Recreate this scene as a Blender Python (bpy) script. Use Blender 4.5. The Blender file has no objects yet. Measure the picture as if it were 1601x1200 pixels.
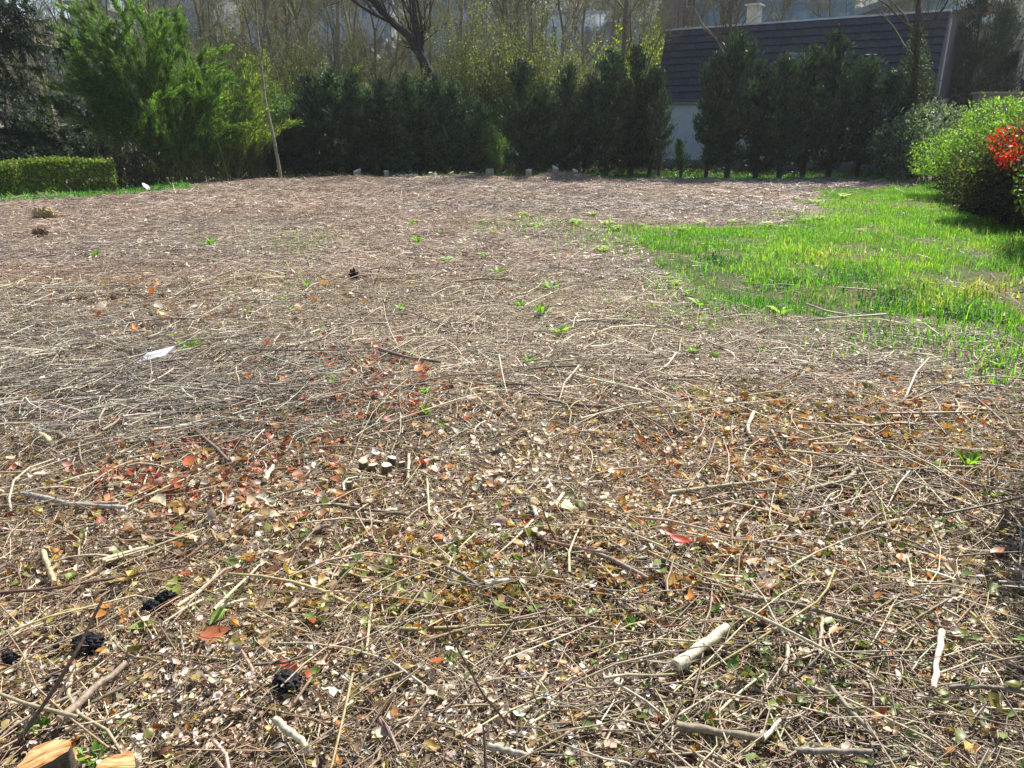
import bpy, math
import numpy as np
from mathutils import Vector, Matrix

# ------------------------------------------------------------------ camera, light, exposure
F, W0, H0, PITCH, CAMZ = 1250.0, 1601.0, 1200.0, math.atan(400/1250.0), 1.6
scene = bpy.context.scene
col = scene.collection
cam_d = bpy.data.cameras.new('camera'); cam = bpy.data.objects.new('camera', cam_d); col.objects.link(cam)
cam.location = (0, 0, CAMZ); cam.rotation_euler = (math.pi/2-PITCH, 0, 0)
cam_d.sensor_fit = 'HORIZONTAL'; cam_d.sensor_width = 36.0; cam_d.lens = 36.0*F/W0
cam_d.clip_start = 0.05; cam_d.clip_end = 3000
scene.camera = cam
SUN_EL, SUN_AZ = math.radians(49), math.radians(36)
w = bpy.data.worlds.new('World'); scene.world = w; w.use_nodes = True
nt = w.node_tree; bg = nt.nodes['Background']; bg.inputs['Strength'].default_value = 0.09
sky = nt.nodes.new('ShaderNodeTexSky'); sky.sky_type = 'NISHITA'; sky.sun_disc = False
sky.sun_elevation = SUN_EL; sky.sun_rotation = SUN_AZ; sky.dust_density = 0.6; sky.air_density = 1.0
nt.links.new(sky.outputs[0], bg.inputs[0])
sl = bpy.data.lights.new('sun', 'SUN'); sl.energy = 5.0; sl.angle = math.radians(0.53); sl.color = (1.0, 0.95, 0.87)
so = bpy.data.objects.new('sun', sl); col.objects.link(so)
sd = Vector((math.sin(SUN_AZ)*math.cos(SUN_EL), math.cos(SUN_AZ)*math.cos(SUN_EL), math.sin(SUN_EL)))
so.rotation_euler = sd.to_track_quat('Z', 'Y').to_euler(); so.location = (0, 0, 30)
vs = scene.view_settings; vs.view_transform = 'Standard'; vs.look = 'None'; vs.gamma = 1.0; vs.use_curve_mapping = False
vs.exposure = 0.84
scene.render.engine = 'CYCLES'
cy = scene.cycles
cy.max_bounces = 6; cy.diffuse_bounces = 3; cy.glossy_bounces = 2; cy.transmission_bounces = 4; cy.transparent_max_bounces = 6
cy.use_denoising = True; cy.denoiser = 'OPENIMAGEDENOISE'; cy.denoising_input_passes = 'RGB_ALBEDO_NORMAL'; cy.caustics_reflective = False; cy.caustics_refractive = False

# ------------------------------------------------------------------ helpers
R = np.random.default_rng(11)
def lin(r, g, b):
    c = np.array([r, g, b])/255.0
    return np.where(c <= .04045, c/12.92, ((c+.055)/1.055)**2.4)
def nrm(v): return v/np.maximum(np.linalg.norm(v, axis=-1, keepdims=True), 1e-9)

_tab = np.random.default_rng(5).random((256, 256))
def noise2(x, y, s=0):
    x = np.asarray(x, float)+s*17.3; y = np.asarray(y, float)+s*9.1
    xi = np.floor(x).astype(int); yi = np.floor(y).astype(int); fx = x-xi; fy = y-yi
    fx = fx*fx*(3-2*fx); fy = fy*fy*(3-2*fy)
    a = _tab[xi & 255, yi & 255]; b = _tab[(xi+1) & 255, yi & 255]; c = _tab[xi & 255, (yi+1) & 255]; d = _tab[(xi+1) & 255, (yi+1) & 255]
    return (a*(1-fx)+b*fx)*(1-fy)+(c*(1-fx)+d*fx)*fy
def raydir(u, v):
    x = (np.asarray(u, float)-W0/2)/F; y = (H0/2-np.asarray(v, float))/F
    c, s = math.cos(PITCH), math.sin(PITCH)
    return x, y*s+c, y*c-s
def ground_px(u, v):
    x, dy, dz = raydir(u, v); t = -CAMZ/np.minimum(dz, -1e-4)
    return x*t, dy*t
def at(u, v, Y):
    x, dy, dz = raydir(u, v); t = Y/dy
    return np.array([x*t, Y, CAMZ+dz*t])
MOUND = [(*ground_px(880, 282), .26, 1.0), (*ground_px(560, 284), .14, 1.3), (*ground_px(700, 281), .10, 2.2)]
def hgt(x, y):
    x = np.asarray(x, float); y = np.asarray(y, float)
    f = np.clip((y-3)/6, 0, 1)
    z = (noise2(x*.35, y*.35, 1)-.5)*.10*f+(noise2(x*1.3, y*1.3, 2)-.5)*.05+(noise2(x*5, y*5, 3)-.5)*.022
    for mx, my, mh, mw in MOUND: z = z+mh*np.exp(-((x-mx)/mw)**2-((y-my)/(mw*.6))**2)
    far = np.clip((y-34)/30, 0, 1)
    return z*(1-far)
def inpoly(x, y, poly):
    x = np.asarray(x); y = np.asarray(y); r = np.zeros(x.shape, bool); n = len(poly)
    for i in range(n):
        x0, y0 = poly[i]; x1, y1 = poly[(i+1) % n]
        c = ((y0 > y) != (y1 > y)) & (x < (x1-x0)*(y-y0)/((y1-y0) if y1 != y0 else 1e-9)+x0)
        r ^= c
    return r
def pxpoly(pts): return [tuple(float(q) for q in ground_px(*p)) for p in pts]

class Geo:
    """arrays of verts / faces / colours collected into one mesh"""
    def __init__(s): s.v = []; s.f = []; s.c = []; s.n = 0; s.m = []
    def add(s, v, faces, c, mi=0):
        v = np.asarray(v, np.float32).reshape(-1, 3)
        c = np.asarray(c, np.float32)
        if c.ndim == 1: c = np.tile(c, (len(v), 1))
        s.v.append(v); s.c.append(c.reshape(-1, 3))
        for f in faces if isinstance(faces, (list, tuple)) else [faces]:
            f = np.asarray(f, np.int64); s.f.append(f+s.n); s.m.append(mi)
        s.n += len(v)
    def mesh(s, name, mats, smooth=True):
        me = bpy.data.meshes.new(name)
        v = np.concatenate(s.v); c = np.concatenate(s.c)
        me.vertices.add(len(v)); me.vertices.foreach_set('co', v.ravel())
        idx = np.concatenate([f.ravel() for f in s.f]); tot = np.concatenate([np.full(len(f), f.shape[1]) for f in s.f])
        st = np.concatenate([[0], np.cumsum(tot)[:-1]])
        me.loops.add(len(idx)); me.loops.foreach_set('vertex_index', idx.astype(np.int32))
        me.polygons.add(len(tot)); me.polygons.foreach_set('loop_start', st.astype(np.int32))
        if not isinstance(mats, (list, tuple)): mats = [mats]
        for m in mats: me.materials.append(m)
        if len(mats) > 1:
            me.polygons.foreach_set('material_index', np.concatenate([np.full(len(f), q) for f, q in zip(s.f, s.m)]).astype(np.int32))
        me.polygons.foreach_set('use_smooth', np.full(len(tot), smooth))
        a = me.attributes.new('col', 'FLOAT_COLOR', 'POINT')
        a.data.foreach_set('color', np.concatenate([c, np.ones((len(c), 1), np.float32)], 1).astype(np.float32).ravel())
        me.update(calc_edges=True); me.validate()
        return me
def link(name, me, parent=None, loc=None):
    o = bpy.data.objects.new(name, me); col.objects.link(o)
    if parent is not None: o.parent = parent
    if loc is not None: o.location = loc
    return o
LABELS = {}
def tag(o, label, cat, group=None, kind=None):
    if label: o['label'] = label
    if cat: o['category'] = cat
    if group: o['group'] = group
    if kind: o['kind'] = kind
    return o
def empty(name, loc, label, cat, group=None, rz=0):
    o = bpy.data.objects.new(name, None); col.objects.link(o); o.location = loc; o.rotation_euler = (0, 0, rz)
    o.empty_display_size = .1
    return tag(o, label, cat, group)
def copy_tree(o, parent=None):
    c = o.copy(); col.objects.link(c)
    if parent is not None: c.parent = parent
    for ch in list(o.children): copy_tree(ch, c)
    return c

def tubes(P, Rd, S, rng=R):
    """P [N,K,3] paths, Rd [N,K] radii -> verts, quads"""
    P = np.asarray(P, float); N, K, _ = P.shape
    t = nrm(np.gradient(P, axis=1)); ref = nrm(rng.normal(size=(N, 1, 3)))
    bad = np.abs((t.mean(1, keepdims=True)*ref).sum(-1, keepdims=True)) > .9
    ref = np.where(bad, ref[..., [1, 2, 0]], ref)
    n1 = nrm(np.cross(t, np.broadcast_to(ref, t.shape))); n2 = np.cross(t, n1)
    a = np.arange(S)*2*np.pi/S
    ring = n1[:, :, None]*np.cos(a)[:, None]+n2[:, :, None]*np.sin(a)[:, None]
    V = P[:, :, None]+ring*np.asarray(Rd)[:, :, None, None]
    base = (np.arange(N)*K*S)[:, None, None]; k = np.arange(K-1)[None, :, None]*S; j = np.arange(S)[None, None]
    j2 = (j+1) % S
    q = np.stack([base+k+j, base+k+j2, base+k+S+j2, base+k+S+j], -1).reshape(-1, 4)
    return V.reshape(-1, 3), q
def rep(c, n): return np.repeat(np.asarray(c), n, axis=0)

def leaves(C, D, Nn, L, Wd, fold=.15, curl=.1):
    """4-vertex folded leaves"""
    N = len(C); S = nrm(np.cross(D, Nn)); L = np.broadcast_to(L, (N,))[:, None]; Wd = np.broadcast_to(Wd, (N,))[:, None]
    V = np.stack([C-D*L/2, C+S*Wd/2+Nn*Wd*fold-D*L*.05, C+D*L/2+Nn*L*curl, C-S*Wd/2+Nn*Wd*fold-D*L*.05], 1)
    b = np.arange(N)[:, None]*4
    return V.reshape(-1, 3), np.concatenate([b+[0, 2, 1], b+[0, 3, 2]])
def leaves8(C, D, Nn, L, Wd, fold=.2, curl=.15):
    N = len(C); S = nrm(np.cross(D, Nn)); L = np.broadcast_to(L, (N,))[:, None]; Wd = np.broadcast_to(Wd, (N,))[:, None]
    fo = np.broadcast_to(fold, (N,))[:, None]; cu = np.broadcast_to(curl, (N,))[:, None]
    def p(t, s): return C+D*L*(t-.5)+S*Wd*s/2+Nn*(np.abs(s)*Wd*fo+cu*L*(2*t-1)**2)
    V = np.stack([p(0, 0), p(.33, 0), p(.68, 0), p(1, 0), p(.27, .9), p(.64, .85), p(.27, -.9), p(.64, -.85)], 1)
    b = np.arange(N)[:, None]*8
    return V.reshape(-1, 3), [np.concatenate([b+[0, 1, 4], b+[0, 6, 1], b+[5, 2, 3], b+[2, 7, 3]]), np.concatenate([b+[4, 1, 2, 5], b+[1, 6, 7, 2]])]
def rand_dirs(n, rng=R, zlo=-1, zhi=1):
    z = rng.uniform(zlo, zhi, n); a = rng.uniform(0, 2*np.pi, n); r = np.sqrt(1-z*z)
    return np.stack([r*np.cos(a), r*np.sin(a), z], 1)
def perp(d, rng=R): return nrm(np.cross(d, rand_dirs(len(d), rng)))
def pick(pal, n, rng=R, jit=.18, p=None):
    pal = np.array([lin(*c) for c in pal]); k = rng.choice(len(pal), n, p=p)
    return np.clip(pal[k]*(1+rng.normal(0, jit, (n, 1)))*(1+rng.normal(0, .05, (n, 3))), .003, .9)

# ------------------------------------------------------------------ materials
def mat(name): m = bpy.data.materials.new(name); m.use_nodes = True; return m, m.node_tree, m.node_tree.nodes['Principled BSDF']
def col_mat(name, rough=.6, spec=.4, var=.35, scale=60, bump=0, transl=0.0, tint=(1, 1, 1)):
    """colour from the per-piece attribute, fine grain from noise; optional light through the leaf"""
    m, t, p = mat(name)
    at_ = t.nodes.new('ShaderNodeAttribute'); at_.attribute_name = 'col'
    tc = t.nodes.new('ShaderNodeTexCoord'); nz = t.nodes.new('ShaderNodeTexNoise'); nz.inputs['Scale'].default_value = scale
    nz.inputs['Detail'].default_value = 3
    t.links.new(tc.outputs['Object'], nz.inputs['Vector'])
    mr = t.nodes.new('ShaderNodeMapRange'); mr.inputs[1].default_value = .3; mr.inputs[2].default_value = .7
    mr.inputs[3].default_value = 1-var; mr.inputs[4].default_value = 1+var
    t.links.new(nz.outputs['Fac'], mr.inputs[0])
    mx = t.nodes.new('ShaderNodeVectorMath'); mx.operation = 'SCALE'
    t.links.new(at_.outputs['Color'], mx.inputs[0]); t.links.new(mr.outputs[0], mx.inputs['Scale'])
    t.links.new(mx.outputs[0], p.inputs['Base Color'])
    p.inputs['Roughness'].default_value = rough; p.inputs['Specular IOR Level'].default_value = spec
    if bump:
        b = t.nodes.new('ShaderNodeBump'); b.inputs['Strength'].default_value = bump; b.inputs['Distance'].default_value = .004
        t.links.new(nz.outputs['Fac'], b.inputs['Height']); t.links.new(b.outputs[0], p.inputs['Normal'])
    if transl:
        tr = t.nodes.new('ShaderNodeBsdfTranslucent'); ms = t.nodes.new('ShaderNodeMixShader'); ms.inputs[0].default_value = transl
        vm = t.nodes.new('ShaderNodeVectorMath'); vm.operation = 'MULTIPLY'; vm.inputs[1].default_value = tint
        t.links.new(mx.outputs[0], vm.inputs[0]); t.links.new(vm.outputs[0], tr.inputs['Color'])
        o = t.nodes['Material Output']
        t.links.new(p.outputs[0], ms.inputs[1]); t.links.new(tr.outputs[0], ms.inputs[2]); t.links.new(ms.outputs[0], o.inputs['Surface'])
    return m
M_twig = col_mat('dry_twig_bark', .5, .45, .35, 90)
M_stick = col_mat('stick_bark', .6, .4, .4, 70, .5)
M_dead = col_mat('dead_leaf', .45, .5, .25, 60, 0, .25, (1.3, 1.1, .8))
M_leaf = col_mat('living_leaf', .45, .45, .25, 40, 0, .5, (1.5, 1.6, .8))
M_grass = col_mat('grass_blade', .45, .4, .2, 30, 0, .55, (1.5, 1.7, .8))
M_needle = col_mat('conifer_foliage', .6, .3, .3, 8, 0, .18, (1.2, 1.4, .8))
M_bamboo = col_mat('bamboo_leaf', .5, .4, .25, 8, 0, .52, (1.6, 1.7, .7))
M_bark = col_mat('tree_bark', .8, .25, .4, 14, .6)
M_plain = col_mat('painted_render', .8, .3, .12, 3)
M_coal = col_mat('charcoal', .75, .4, .6, 120, .8)
M_cut = col_mat('cut_wood', .6, .3, .2, 40)
def cut_face_mat(name, a, b, c):
    m, t, p = mat(name)
    tc = t.nodes.new('ShaderNodeTexCoord'); mp = t.nodes.new('ShaderNodeMapping'); mp.inputs['Scale'].default_value = (16, 170, 16)
    nz = t.nodes.new('ShaderNodeTexNoise'); nz.inputs['Scale'].default_value = 1.0; nz.inputs['Detail'].default_value = 5; nz.inputs['Distortion'].default_value = .6
    cr = t.nodes.new('ShaderNodeValToRGB'); e = cr.color_ramp.elements
    e[0].position = .36; e[0].color = (*lin(*a), 1); e[1].position = .62; e[1].color = (*lin(*c), 1)
    k = cr.color_ramp.elements.new(.48); k.color = (*lin(*b), 1)
    bp = t.nodes.new('ShaderNodeBump'); bp.inputs['Strength'].default_value = .3; bp.inputs['Distance'].default_value = .003
    L = t.links.new
    L(tc.outputs['Object'], mp.inputs[0]); L(mp.outputs[0], nz.inputs['Vector']); L(nz.outputs['Fac'], cr.inputs[0]); L(cr.outputs[0], p.inputs['Base Color'])
    L(nz.outputs['Fac'], bp.inputs['Height']); L(bp.outputs[0], p.inputs['Normal']); p.inputs['Roughness'].default_value = .6
    return m
M_face = cut_face_mat('fresh_sawn_wood', (142, 86, 42), (200, 146, 88), (222, 184, 130))
def glass_mat(name, c, rough=.08):
    m, t, p = mat(name); p.inputs['Base Color'].default_value = (*lin(*c), 1); p.inputs['Roughness'].default_value = rough
    p.inputs['Specular IOR Level'].default_value = .6
    tc = t.nodes.new('ShaderNodeTexCoord'); nz = t.nodes.new('ShaderNodeTexNoise'); nz.inputs['Scale'].default_value = 1.5
    b = t.nodes.new('ShaderNodeBump'); b.inputs['Strength'].default_value = .05
    t.links.new(tc.outputs['Object'], nz.inputs['Vector']); t.links.new(nz.outputs['Fac'], b.inputs['Height']); t.links.new(b.outputs[0], p.inputs['Normal'])
    return m
M_glass = glass_mat('window_glass', (70, 84, 96)); M_sky_glass = glass_mat('blue_window_glass', (78, 122, 150))

# ------------------------------------------------------------------ the setting: ground and hill
GRASS = pxpoly([(905, 349), (1100, 350), (1245, 347), (1275, 318), (1335, 299), (1450, 287), (1640, 300), (1900, 420), (1760, 560), (1601, 538), (1560, 520), (1480, 515), (1400, 503),
                (1330, 507), (1230, 498), (1170, 482), (1110, 470), (1060, 445), (1035, 425), (1015, 400), (985, 375)])
LEFTG = pxpoly([(-200, 332), (0, 317), (150, 309), (240, 299), (300, 294), (300, 288), (180, 288), (-200, 300)])
BACKG = pxpoly([(905, 281), (1060, 281.5), (1400, 281.5), (1445, 284), (1445, 274), (1000, 268), (905, 272)])
def soft(x, y, poly, n=.5):
    jx = (noise2(x*1.1, y*1.1, 7)-.5)*n*2+(noise2(x*4, y*4, 12)-.5)*n*.9; jy = (noise2(x*1.1, y*1.1, 8)-.5)*n*2+(noise2(x*4, y*4, 13)-.5)*n*.9
    return inpoly(x+jx, y+jy, poly)
xs = np.concatenate([-np.geomspace(330, 26, 14), np.arange(-25.5, 25.6, .22), np.geomspace(26, 330, 14)])
ys = np.concatenate([-np.geomspace(60, 2, 8), np.arange(-1.6, 33, .2), np.geomspace(33.3, 465, 20)])
gx, gy = np.meshgrid(xs, ys, indexing='ij'); gz = hgt(gx, gy)
V = np.stack([gx, gy, gz], -1).reshape(-1, 3); nx, ny = gx.shape
ii = (np.arange(nx-1)[:, None]*ny+np.arange(ny-1)[None]).reshape(-1)
gm = soft(V[:, 0], V[:, 1], GRASS, .3) | soft(V[:, 0], V[:, 1], LEFTG, .2)
outside = V[:, 1] > 27.6
gmix = np.clip((noise2(V[:, 0]*1.5, V[:, 1]*1.5, 44)-.3)*2, 0, 1)[:, None]
gc = np.where(gm[:, None], lin(70, 88, 36)*gmix+lin(112, 98, 66)*(1-gmix), np.where(outside[:, None], lin(70, 68, 48), lin(150, 134, 112)))
def ground_material():
    m, t, p = mat('litter_soil'); L = t.links.new
    a = t.nodes.new('ShaderNodeAttribute'); a.attribute_name = 'col'
    tc = t.nodes.new('ShaderNodeTexCoord')
    n1 = t.nodes.new('ShaderNodeTexNoise'); n1.inputs['Scale'].default_value = 55; n1.inputs['Detail'].default_value = 6; n1.inputs['Roughness'].default_value = .7
    n2 = t.nodes.new('ShaderNodeTexVoronoi'); n2.inputs['Scale'].default_value = 95
    n3 = t.nodes.new('ShaderNodeTexNoise'); n3.inputs['Scale'].default_value = .8; n3.inputs['Detail'].default_value = 5
    for n in (n1, n2, n3): L(tc.outputs['Object'], n.inputs['Vector'])
    r1 = t.nodes.new('ShaderNodeMapRange'); r1.inputs[1].default_value = .3; r1.inputs[2].default_value = .7; r1.inputs[3].default_value = .35; r1.inputs[4].default_value = 1.6
    L(n1.outputs['Fac'], r1.inputs[0])
    sp = t.nodes.new('ShaderNodeSeparateColor'); L(n2.outputs['Color'], sp.inputs[0])
    r2 = t.nodes.new('ShaderNodeMapRange'); r2.inputs[3].default_value = .55; r2.inputs[4].default_value = 1.55; L(sp.outputs[0], r2.inputs[0])
    r3 = t.nodes.new('ShaderNodeMapRange'); r3.inputs[1].default_value = .3; r3.inputs[2].default_value = .7; r3.inputs[3].default_value = .8; r3.inputs[4].default_value = 1.15; L(n3.outputs['Fac'], r3.inputs[0])
    m1 = t.nodes.new('ShaderNodeMath'); m1.operation = 'MULTIPLY'; L(r1.outputs[0], m1.inputs[0]); L(r2.outputs[0], m1.inputs[1])
    m2 = t.nodes.new('ShaderNodeMath'); m2.operation = 'MULTIPLY'; L(m1.outputs[0], m2.inputs[0]); L(r3.outputs[0], m2.inputs[1])
    v = t.nodes.new('ShaderNodeVectorMath'); v.operation = 'SCALE'; L(a.outputs['Color'], v.inputs[0]); L(m2.outputs[0], v.inputs['Scale'])
    L(v.outputs[0], p.inputs['Base Color'])
    b = t.nodes.new('ShaderNodeBump'); b.inputs['Strength'].default_value = .8; b.inputs['Distance'].default_value = .012
    L(m1.outputs[0], b.inputs['Height']); L(b.outputs[0], p.inputs['Normal']); p.inputs['Roughness'].default_value = .8; p.inputs['Specular IOR Level'].default_value = .25
    return m
g = Geo(); g.add(V, np.stack([ii, ii+ny, ii+ny+1, ii+1], -1), gc)
o = link('ground', g.mesh('ground', ground_material())); o['kind'] = 'structure'
# wooded hill behind the houses
def hill_z(x, y):
    return np.clip((y-70)/130, 0, 1)**1.1*(29-6.5*np.clip((-x-60)/40, 0, 1)+3*noise2(x*.02, y*.02, 4)+1.6*noise2(x*.15, y*.15, 5))
hx = np.linspace(-330, 330, 200); hy = np.concatenate([np.linspace(66, 210, 70), np.linspace(215, 460, 20)])
a, b = np.meshgrid(hx, hy, indexing='ij'); z = hill_z(a, b)+(noise2(a*.5, b*.5, 6)-.5)*1.4-.3
V = np.stack([a, b, z], -1).reshape(-1, 3); n_ = len(hy); ii = (np.arange(len(hx)-1)[:, None]*n_+np.arange(n_-1)[None]).reshape(-1)
hc = pick([(62, 70, 58), (74, 76, 62), (84, 80, 70), (58, 72, 52)], len(V), jit=.2)
g = Geo(); g.add(V, np.stack([ii, ii+n_, ii+n_+1, ii+1], -1), hc)
o = link('hill', g.mesh('hill', col_mat('wooded_slope', .9, .1, .5, .6, 0))); o['kind'] = 'structure'

# ------------------------------------------------------------------ litter (stuff)
TWPAL = [(192, 174, 146), (168, 150, 126), (142, 124, 104), (210, 196, 168), (128, 102, 86), (158, 134, 112), (184, 166, 124), (108, 92, 76)]
FARPAL = [(192, 174, 156), (168, 150, 136), (142, 122, 110), (210, 194, 174), (128, 102, 92), (160, 136, 122), (182, 164, 136), (108, 92, 82)]
def frustum_pts(n, y0, y1, rng, margin=.5):
    """uniform over the ground between two distances, as wide as the view plus a margin"""
    out = []
    while sum(map(len, out)) < n:
        y = rng.uniform(y0, y1, n*2); x = rng.uniform(-1, 1, n*2)*(.68*y1+margin)
        k = np.abs(x) < .68*y+margin; out.append(np.stack([x[k], y[k]], 1))
    return np.concatenate(out)[:n]
def field_ok(p):
    x, y = p[:, 0], p[:, 1]
    far = 27.3+(noise2(x*.5, x*0, 9)-.5)*.8
    lo = np.interp(x, [-30, -14.5, -11, -7.5], [13, 17.6, 22, 27])
    return (y < far) & (y < lo*(x < -7.5)+99*(x >= -7.5))
def twig_patch(n, y0, y1, K, S, lmu, rmu, zmax, pal, rng, keep=1.0, pw=None, wig=.16, beside=False):
    p = np.stack([rng.uniform(-7.5, 7.5, n), rng.uniform(y0, y1, n)], 1) if beside else frustum_pts(n, y0, y1, rng); k = field_ok(p)
    if beside: k &= (np.abs(p[:, 0]) > .68*p[:, 1]+.3) | (p[:, 1] < 1.3)
    k &= ~(inpoly(p[:, 0], p[:, 1], GRASS) & (rng.random(len(p)) > .06)); p = p[k]; n = len(p)
    Ln = np.exp(rng.normal(math.log(lmu), .6, n)).clip(.03, .9); rad = np.exp(rng.normal(math.log(rmu), .4, n)).clip(.0008, .008)
    # neighbouring twigs share a rough direction, as raked and trodden brush does
    base = noise2(p[:, 0]*.9, p[:, 1]*.9, 21)*2*np.pi
    az = np.where(rng.random(n) < .2, base+rng.normal(0, .5, n), rng.uniform(0, 2*np.pi, n))
    tl = rng.normal(0, .10, n); up = rng.random(n) < .02; tl = np.where(up, rng.uniform(.4, 1.3, n), tl); Ln = np.where(up, Ln*.6, Ln)
    d = np.stack([np.cos(az)*np.cos(tl), np.sin(az)*np.cos(tl), np.sin(tl)], 1)
    s = np.stack([-np.sin(az), np.cos(az), 0*az], 1)
    tt = np.linspace(-.5, .5, K)
    bend = rng.normal(0, wig, n)[:, None]*(tt[None]**2*4-.3)*Ln[:, None]*.5
    bend2 = rng.normal(0, wig*.4, n)[:, None]*np.sin(tt[None]*9+rng.uniform(0, 6, n)[:, None])*Ln[:, None]*.3
    P = np.zeros((n, K, 3)); P[:, :, :2] = p[:, None]
    z0 = hgt(p[:, 0], p[:, 1])+rad+rng.beta(1.2, 2.2, n)*zmax+np.where(up, Ln*.25, np.abs(np.sin(tl))*Ln*.25)
    P[:, :, 2] = z0[:, None]
    P += d[:, None]*(tt[None]*Ln[:, None])[..., None]+s[:, None]*(bend+bend2)[..., None]
    P[:, :, 2] += np.abs(rng.normal(0, .05, n))[:, None]*(1-4*tt[None]**2)*Ln[:, None]
    rr = rad[:, None]*np.linspace(1.1, .55, K)[None]
    c = pick(pal, n, rng, .28, pw)
    m_ = np.clip((noise2(p[:, 0]*.45, p[:, 1]*.45, 23)*.6+noise2(p[:, 0]*1.7, p[:, 1]*1.7, 24)*.4-.5)*3, -1, 1)[:, None]; k_ = np.clip((noise2(p[:, 0]*.3, p[:, 1]*.6, 25)-.5)*3, -1, 1)[:, None]
    c = np.clip(c*(1+.22*m_)*(1+k_*np.array([.05, .0, -.05])), .004, .9)
    v, q = tubes(P, rr, S, rng)
    return v, q, rep(c, K*S), n
rl = np.random.default_rng(3)
g = Geo(); tot = 0
PW = np.array([.2, .2, .13, .13, .09, .1, .1, .05]); PW = PW/PW.sum()
FARW = np.array([.16, .2, .15, .12, .13, .14, .03, .07]); FARW = FARW/FARW.sum()
for n, y0, y1, K, S, lm, rm, zm, pw in ((11000, 1.2, 4.6, 4, 4, .12, .0016, .035, PW), (34000, 1.2, 4.6, 3, 3, .075, .0012, .04, PW), (1900, 1.2, 4.6, 5, 5, .24, .0028, .05, PW), (42000, 4.4, 9, 3, 3, .12, .002, .035, PW), (2500, 4.4, 9, 4, 4, .3, .0038, .05, PW),
                          (66000, 8.8, 17, 2, 3, .16, .0028, .035, FARW), (62000, 16.6, 27.8, 2, 3, .26, .004, .03, FARW)):
    v, q, c, k = twig_patch(n, y0, y1, K, S, lm, rm, zm, TWPAL if y0 < 8 else FARPAL, rl, pw=pw); g.add(v, q, c)
v, q, c, k = twig_patch(30000, -2.5, 8, 2, 3, .14, .0026, .04, TWPAL, rl, pw=PW, beside=True); g.add(v, q, c)
# greyer, coarser brush heap on the left
def brush(u0, v0, du, dv, n, lm, rm, pal, zm=.08):
    uu = R.normal(u0, du, n); vv = R.normal(v0, dv, n); x, y = ground_px(uu, vv)
    az = R.normal(.25, .85, n); Ln = np.exp(R.normal(math.log(lm), .5, n)); rad = np.exp(R.normal(math.log(rm), .35, n)); K = 4
    tt = np.linspace(-.5, .5, K); d = np.stack([np.cos(az), np.sin(az), R.normal(0, .12, n)], 1); s = np.stack([-np.sin(az), np.cos(az), 0*az], 1)
    P = np.stack([x, y, hgt(x, y)+.012+R.random(n)*zm], 1)[:, None]+d[:, None]*(tt*Ln[:, None])[..., None]+s[:, None]*(R.normal(0, .15, n)[:, None]*(4*tt**2)*Ln[:, None]*.5)[..., None]
    v, q = tubes(P, rad[:, None]*np.linspace(1.1, .6, K), 4); g.add(v, q, rep(pick(pal, n, jit=.2), K*4))
GREY = [(186, 178, 160), (158, 148, 132), (130, 120, 106), (206, 198, 178), (104, 92, 80)]
brush(170, 590, 190, 60, 1900, .23, .0027, GREY); brush(330, 640, 130, 26, 330, .28, .0027, GREY); brush(80, 520, 130, 36, 600, .22, .0027, GREY)
brush(1330, 740, 160, 70, 300, .3, .003, TWPAL[:5]); brush(860, 990, 200, 50, 140, .24, .002, TWPAL[1:6]); brush(1380, 990, 170, 90, 240, .22, .0021, TWPAL[1:6], .05); brush(960, 1110, 110, 22, 60, .3, .0028, TWPAL[:5], .05)
o = link('twig_litter', g.mesh('twig_litter', M_twig)); tag(o, 'dry grey and brown twigs carpeting the cleared plot', 'twigs', kind='stuff')

# chips, dead leaves
def scatter_px(u0, v0, du, dv, n, rng=R):
    u = rng.normal(u0, du, n*2); v = rng.normal(v0, dv, n*2); k = v > 330
    x, y = ground_px(u[k], v[k]); return np.stack([x, y], 1)[:n]
g = Geo()
def flat_bits(p, Lr, Wr, pal, big=False, zmax=.04, fold=.2, p_=None, tilt=.45):
    n = len(p)
    az = R.uniform(0, 2*np.pi, n); tl = R.normal(0, tilt*.6, n)
    D = np.stack([np.cos(az)*np.cos(tl), np.sin(az)*np.cos(tl), np.sin(tl)], 1)
    Nn = nrm(np.cross(D, np.stack([-np.sin(az), np.cos(az), R.normal(0, tilt, n)], 1))); Nn *= np.sign(Nn[:, 2:3])
    Ln = np.clip(Lr*np.exp(R.normal(0, .42, n)), Lr*.35, Lr*1.9); Wd = Ln*R.uniform(*Wr, n)
    C = np.stack([p[:, 0], p[:, 1], hgt(p[:, 0], p[:, 1])+.006+R.beta(1.3, 2, n)*zmax+np.abs(np.sin(tl))*Ln*.3], 1)
    c = pick(pal, n, jit=.15, p=p_)
    if big: v, f = leaves8(C, D, Nn, Ln, Wd, R.uniform(0, .6, n), R.uniform(-.25, .45, n)); v = v+R.normal(0, .07, v.shape)*np.repeat(Ln, 8)[:, None]; g.add(v, f, rep(c, 8))
    else: v, f = leaves(C, D, Nn, Ln, Wd, fold, .08); g.add(v, f, rep(c, 4))
def inside(p, frac=.05):
    k = field_ok(p) & ~(inpoly(p[:, 0], p[:, 1], GRASS) & (R.random(len(p)) > frac)); return p[k]
TAN = [(196, 178, 150), (176, 150, 116), (214, 200, 178), (152, 118, 84), (186, 160, 108), (226, 216, 200), (130, 96, 66)]
PALE = [(226, 214, 194), (208, 192, 166), (236, 228, 214), (190, 172, 150)]
RUST = [(186, 104, 66), (164, 86, 58), (206, 134, 90), (150, 76, 54), (200, 150, 112), (124, 66, 50)]
OLIVE = [(164, 142, 58), (140, 132, 62), (186, 158, 78), (120, 122, 60), (198, 176, 110), (172, 116, 46)]
AMBER = [(188, 122, 46), (202, 150, 76), (166, 96, 40), (196, 170, 110)]
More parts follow.
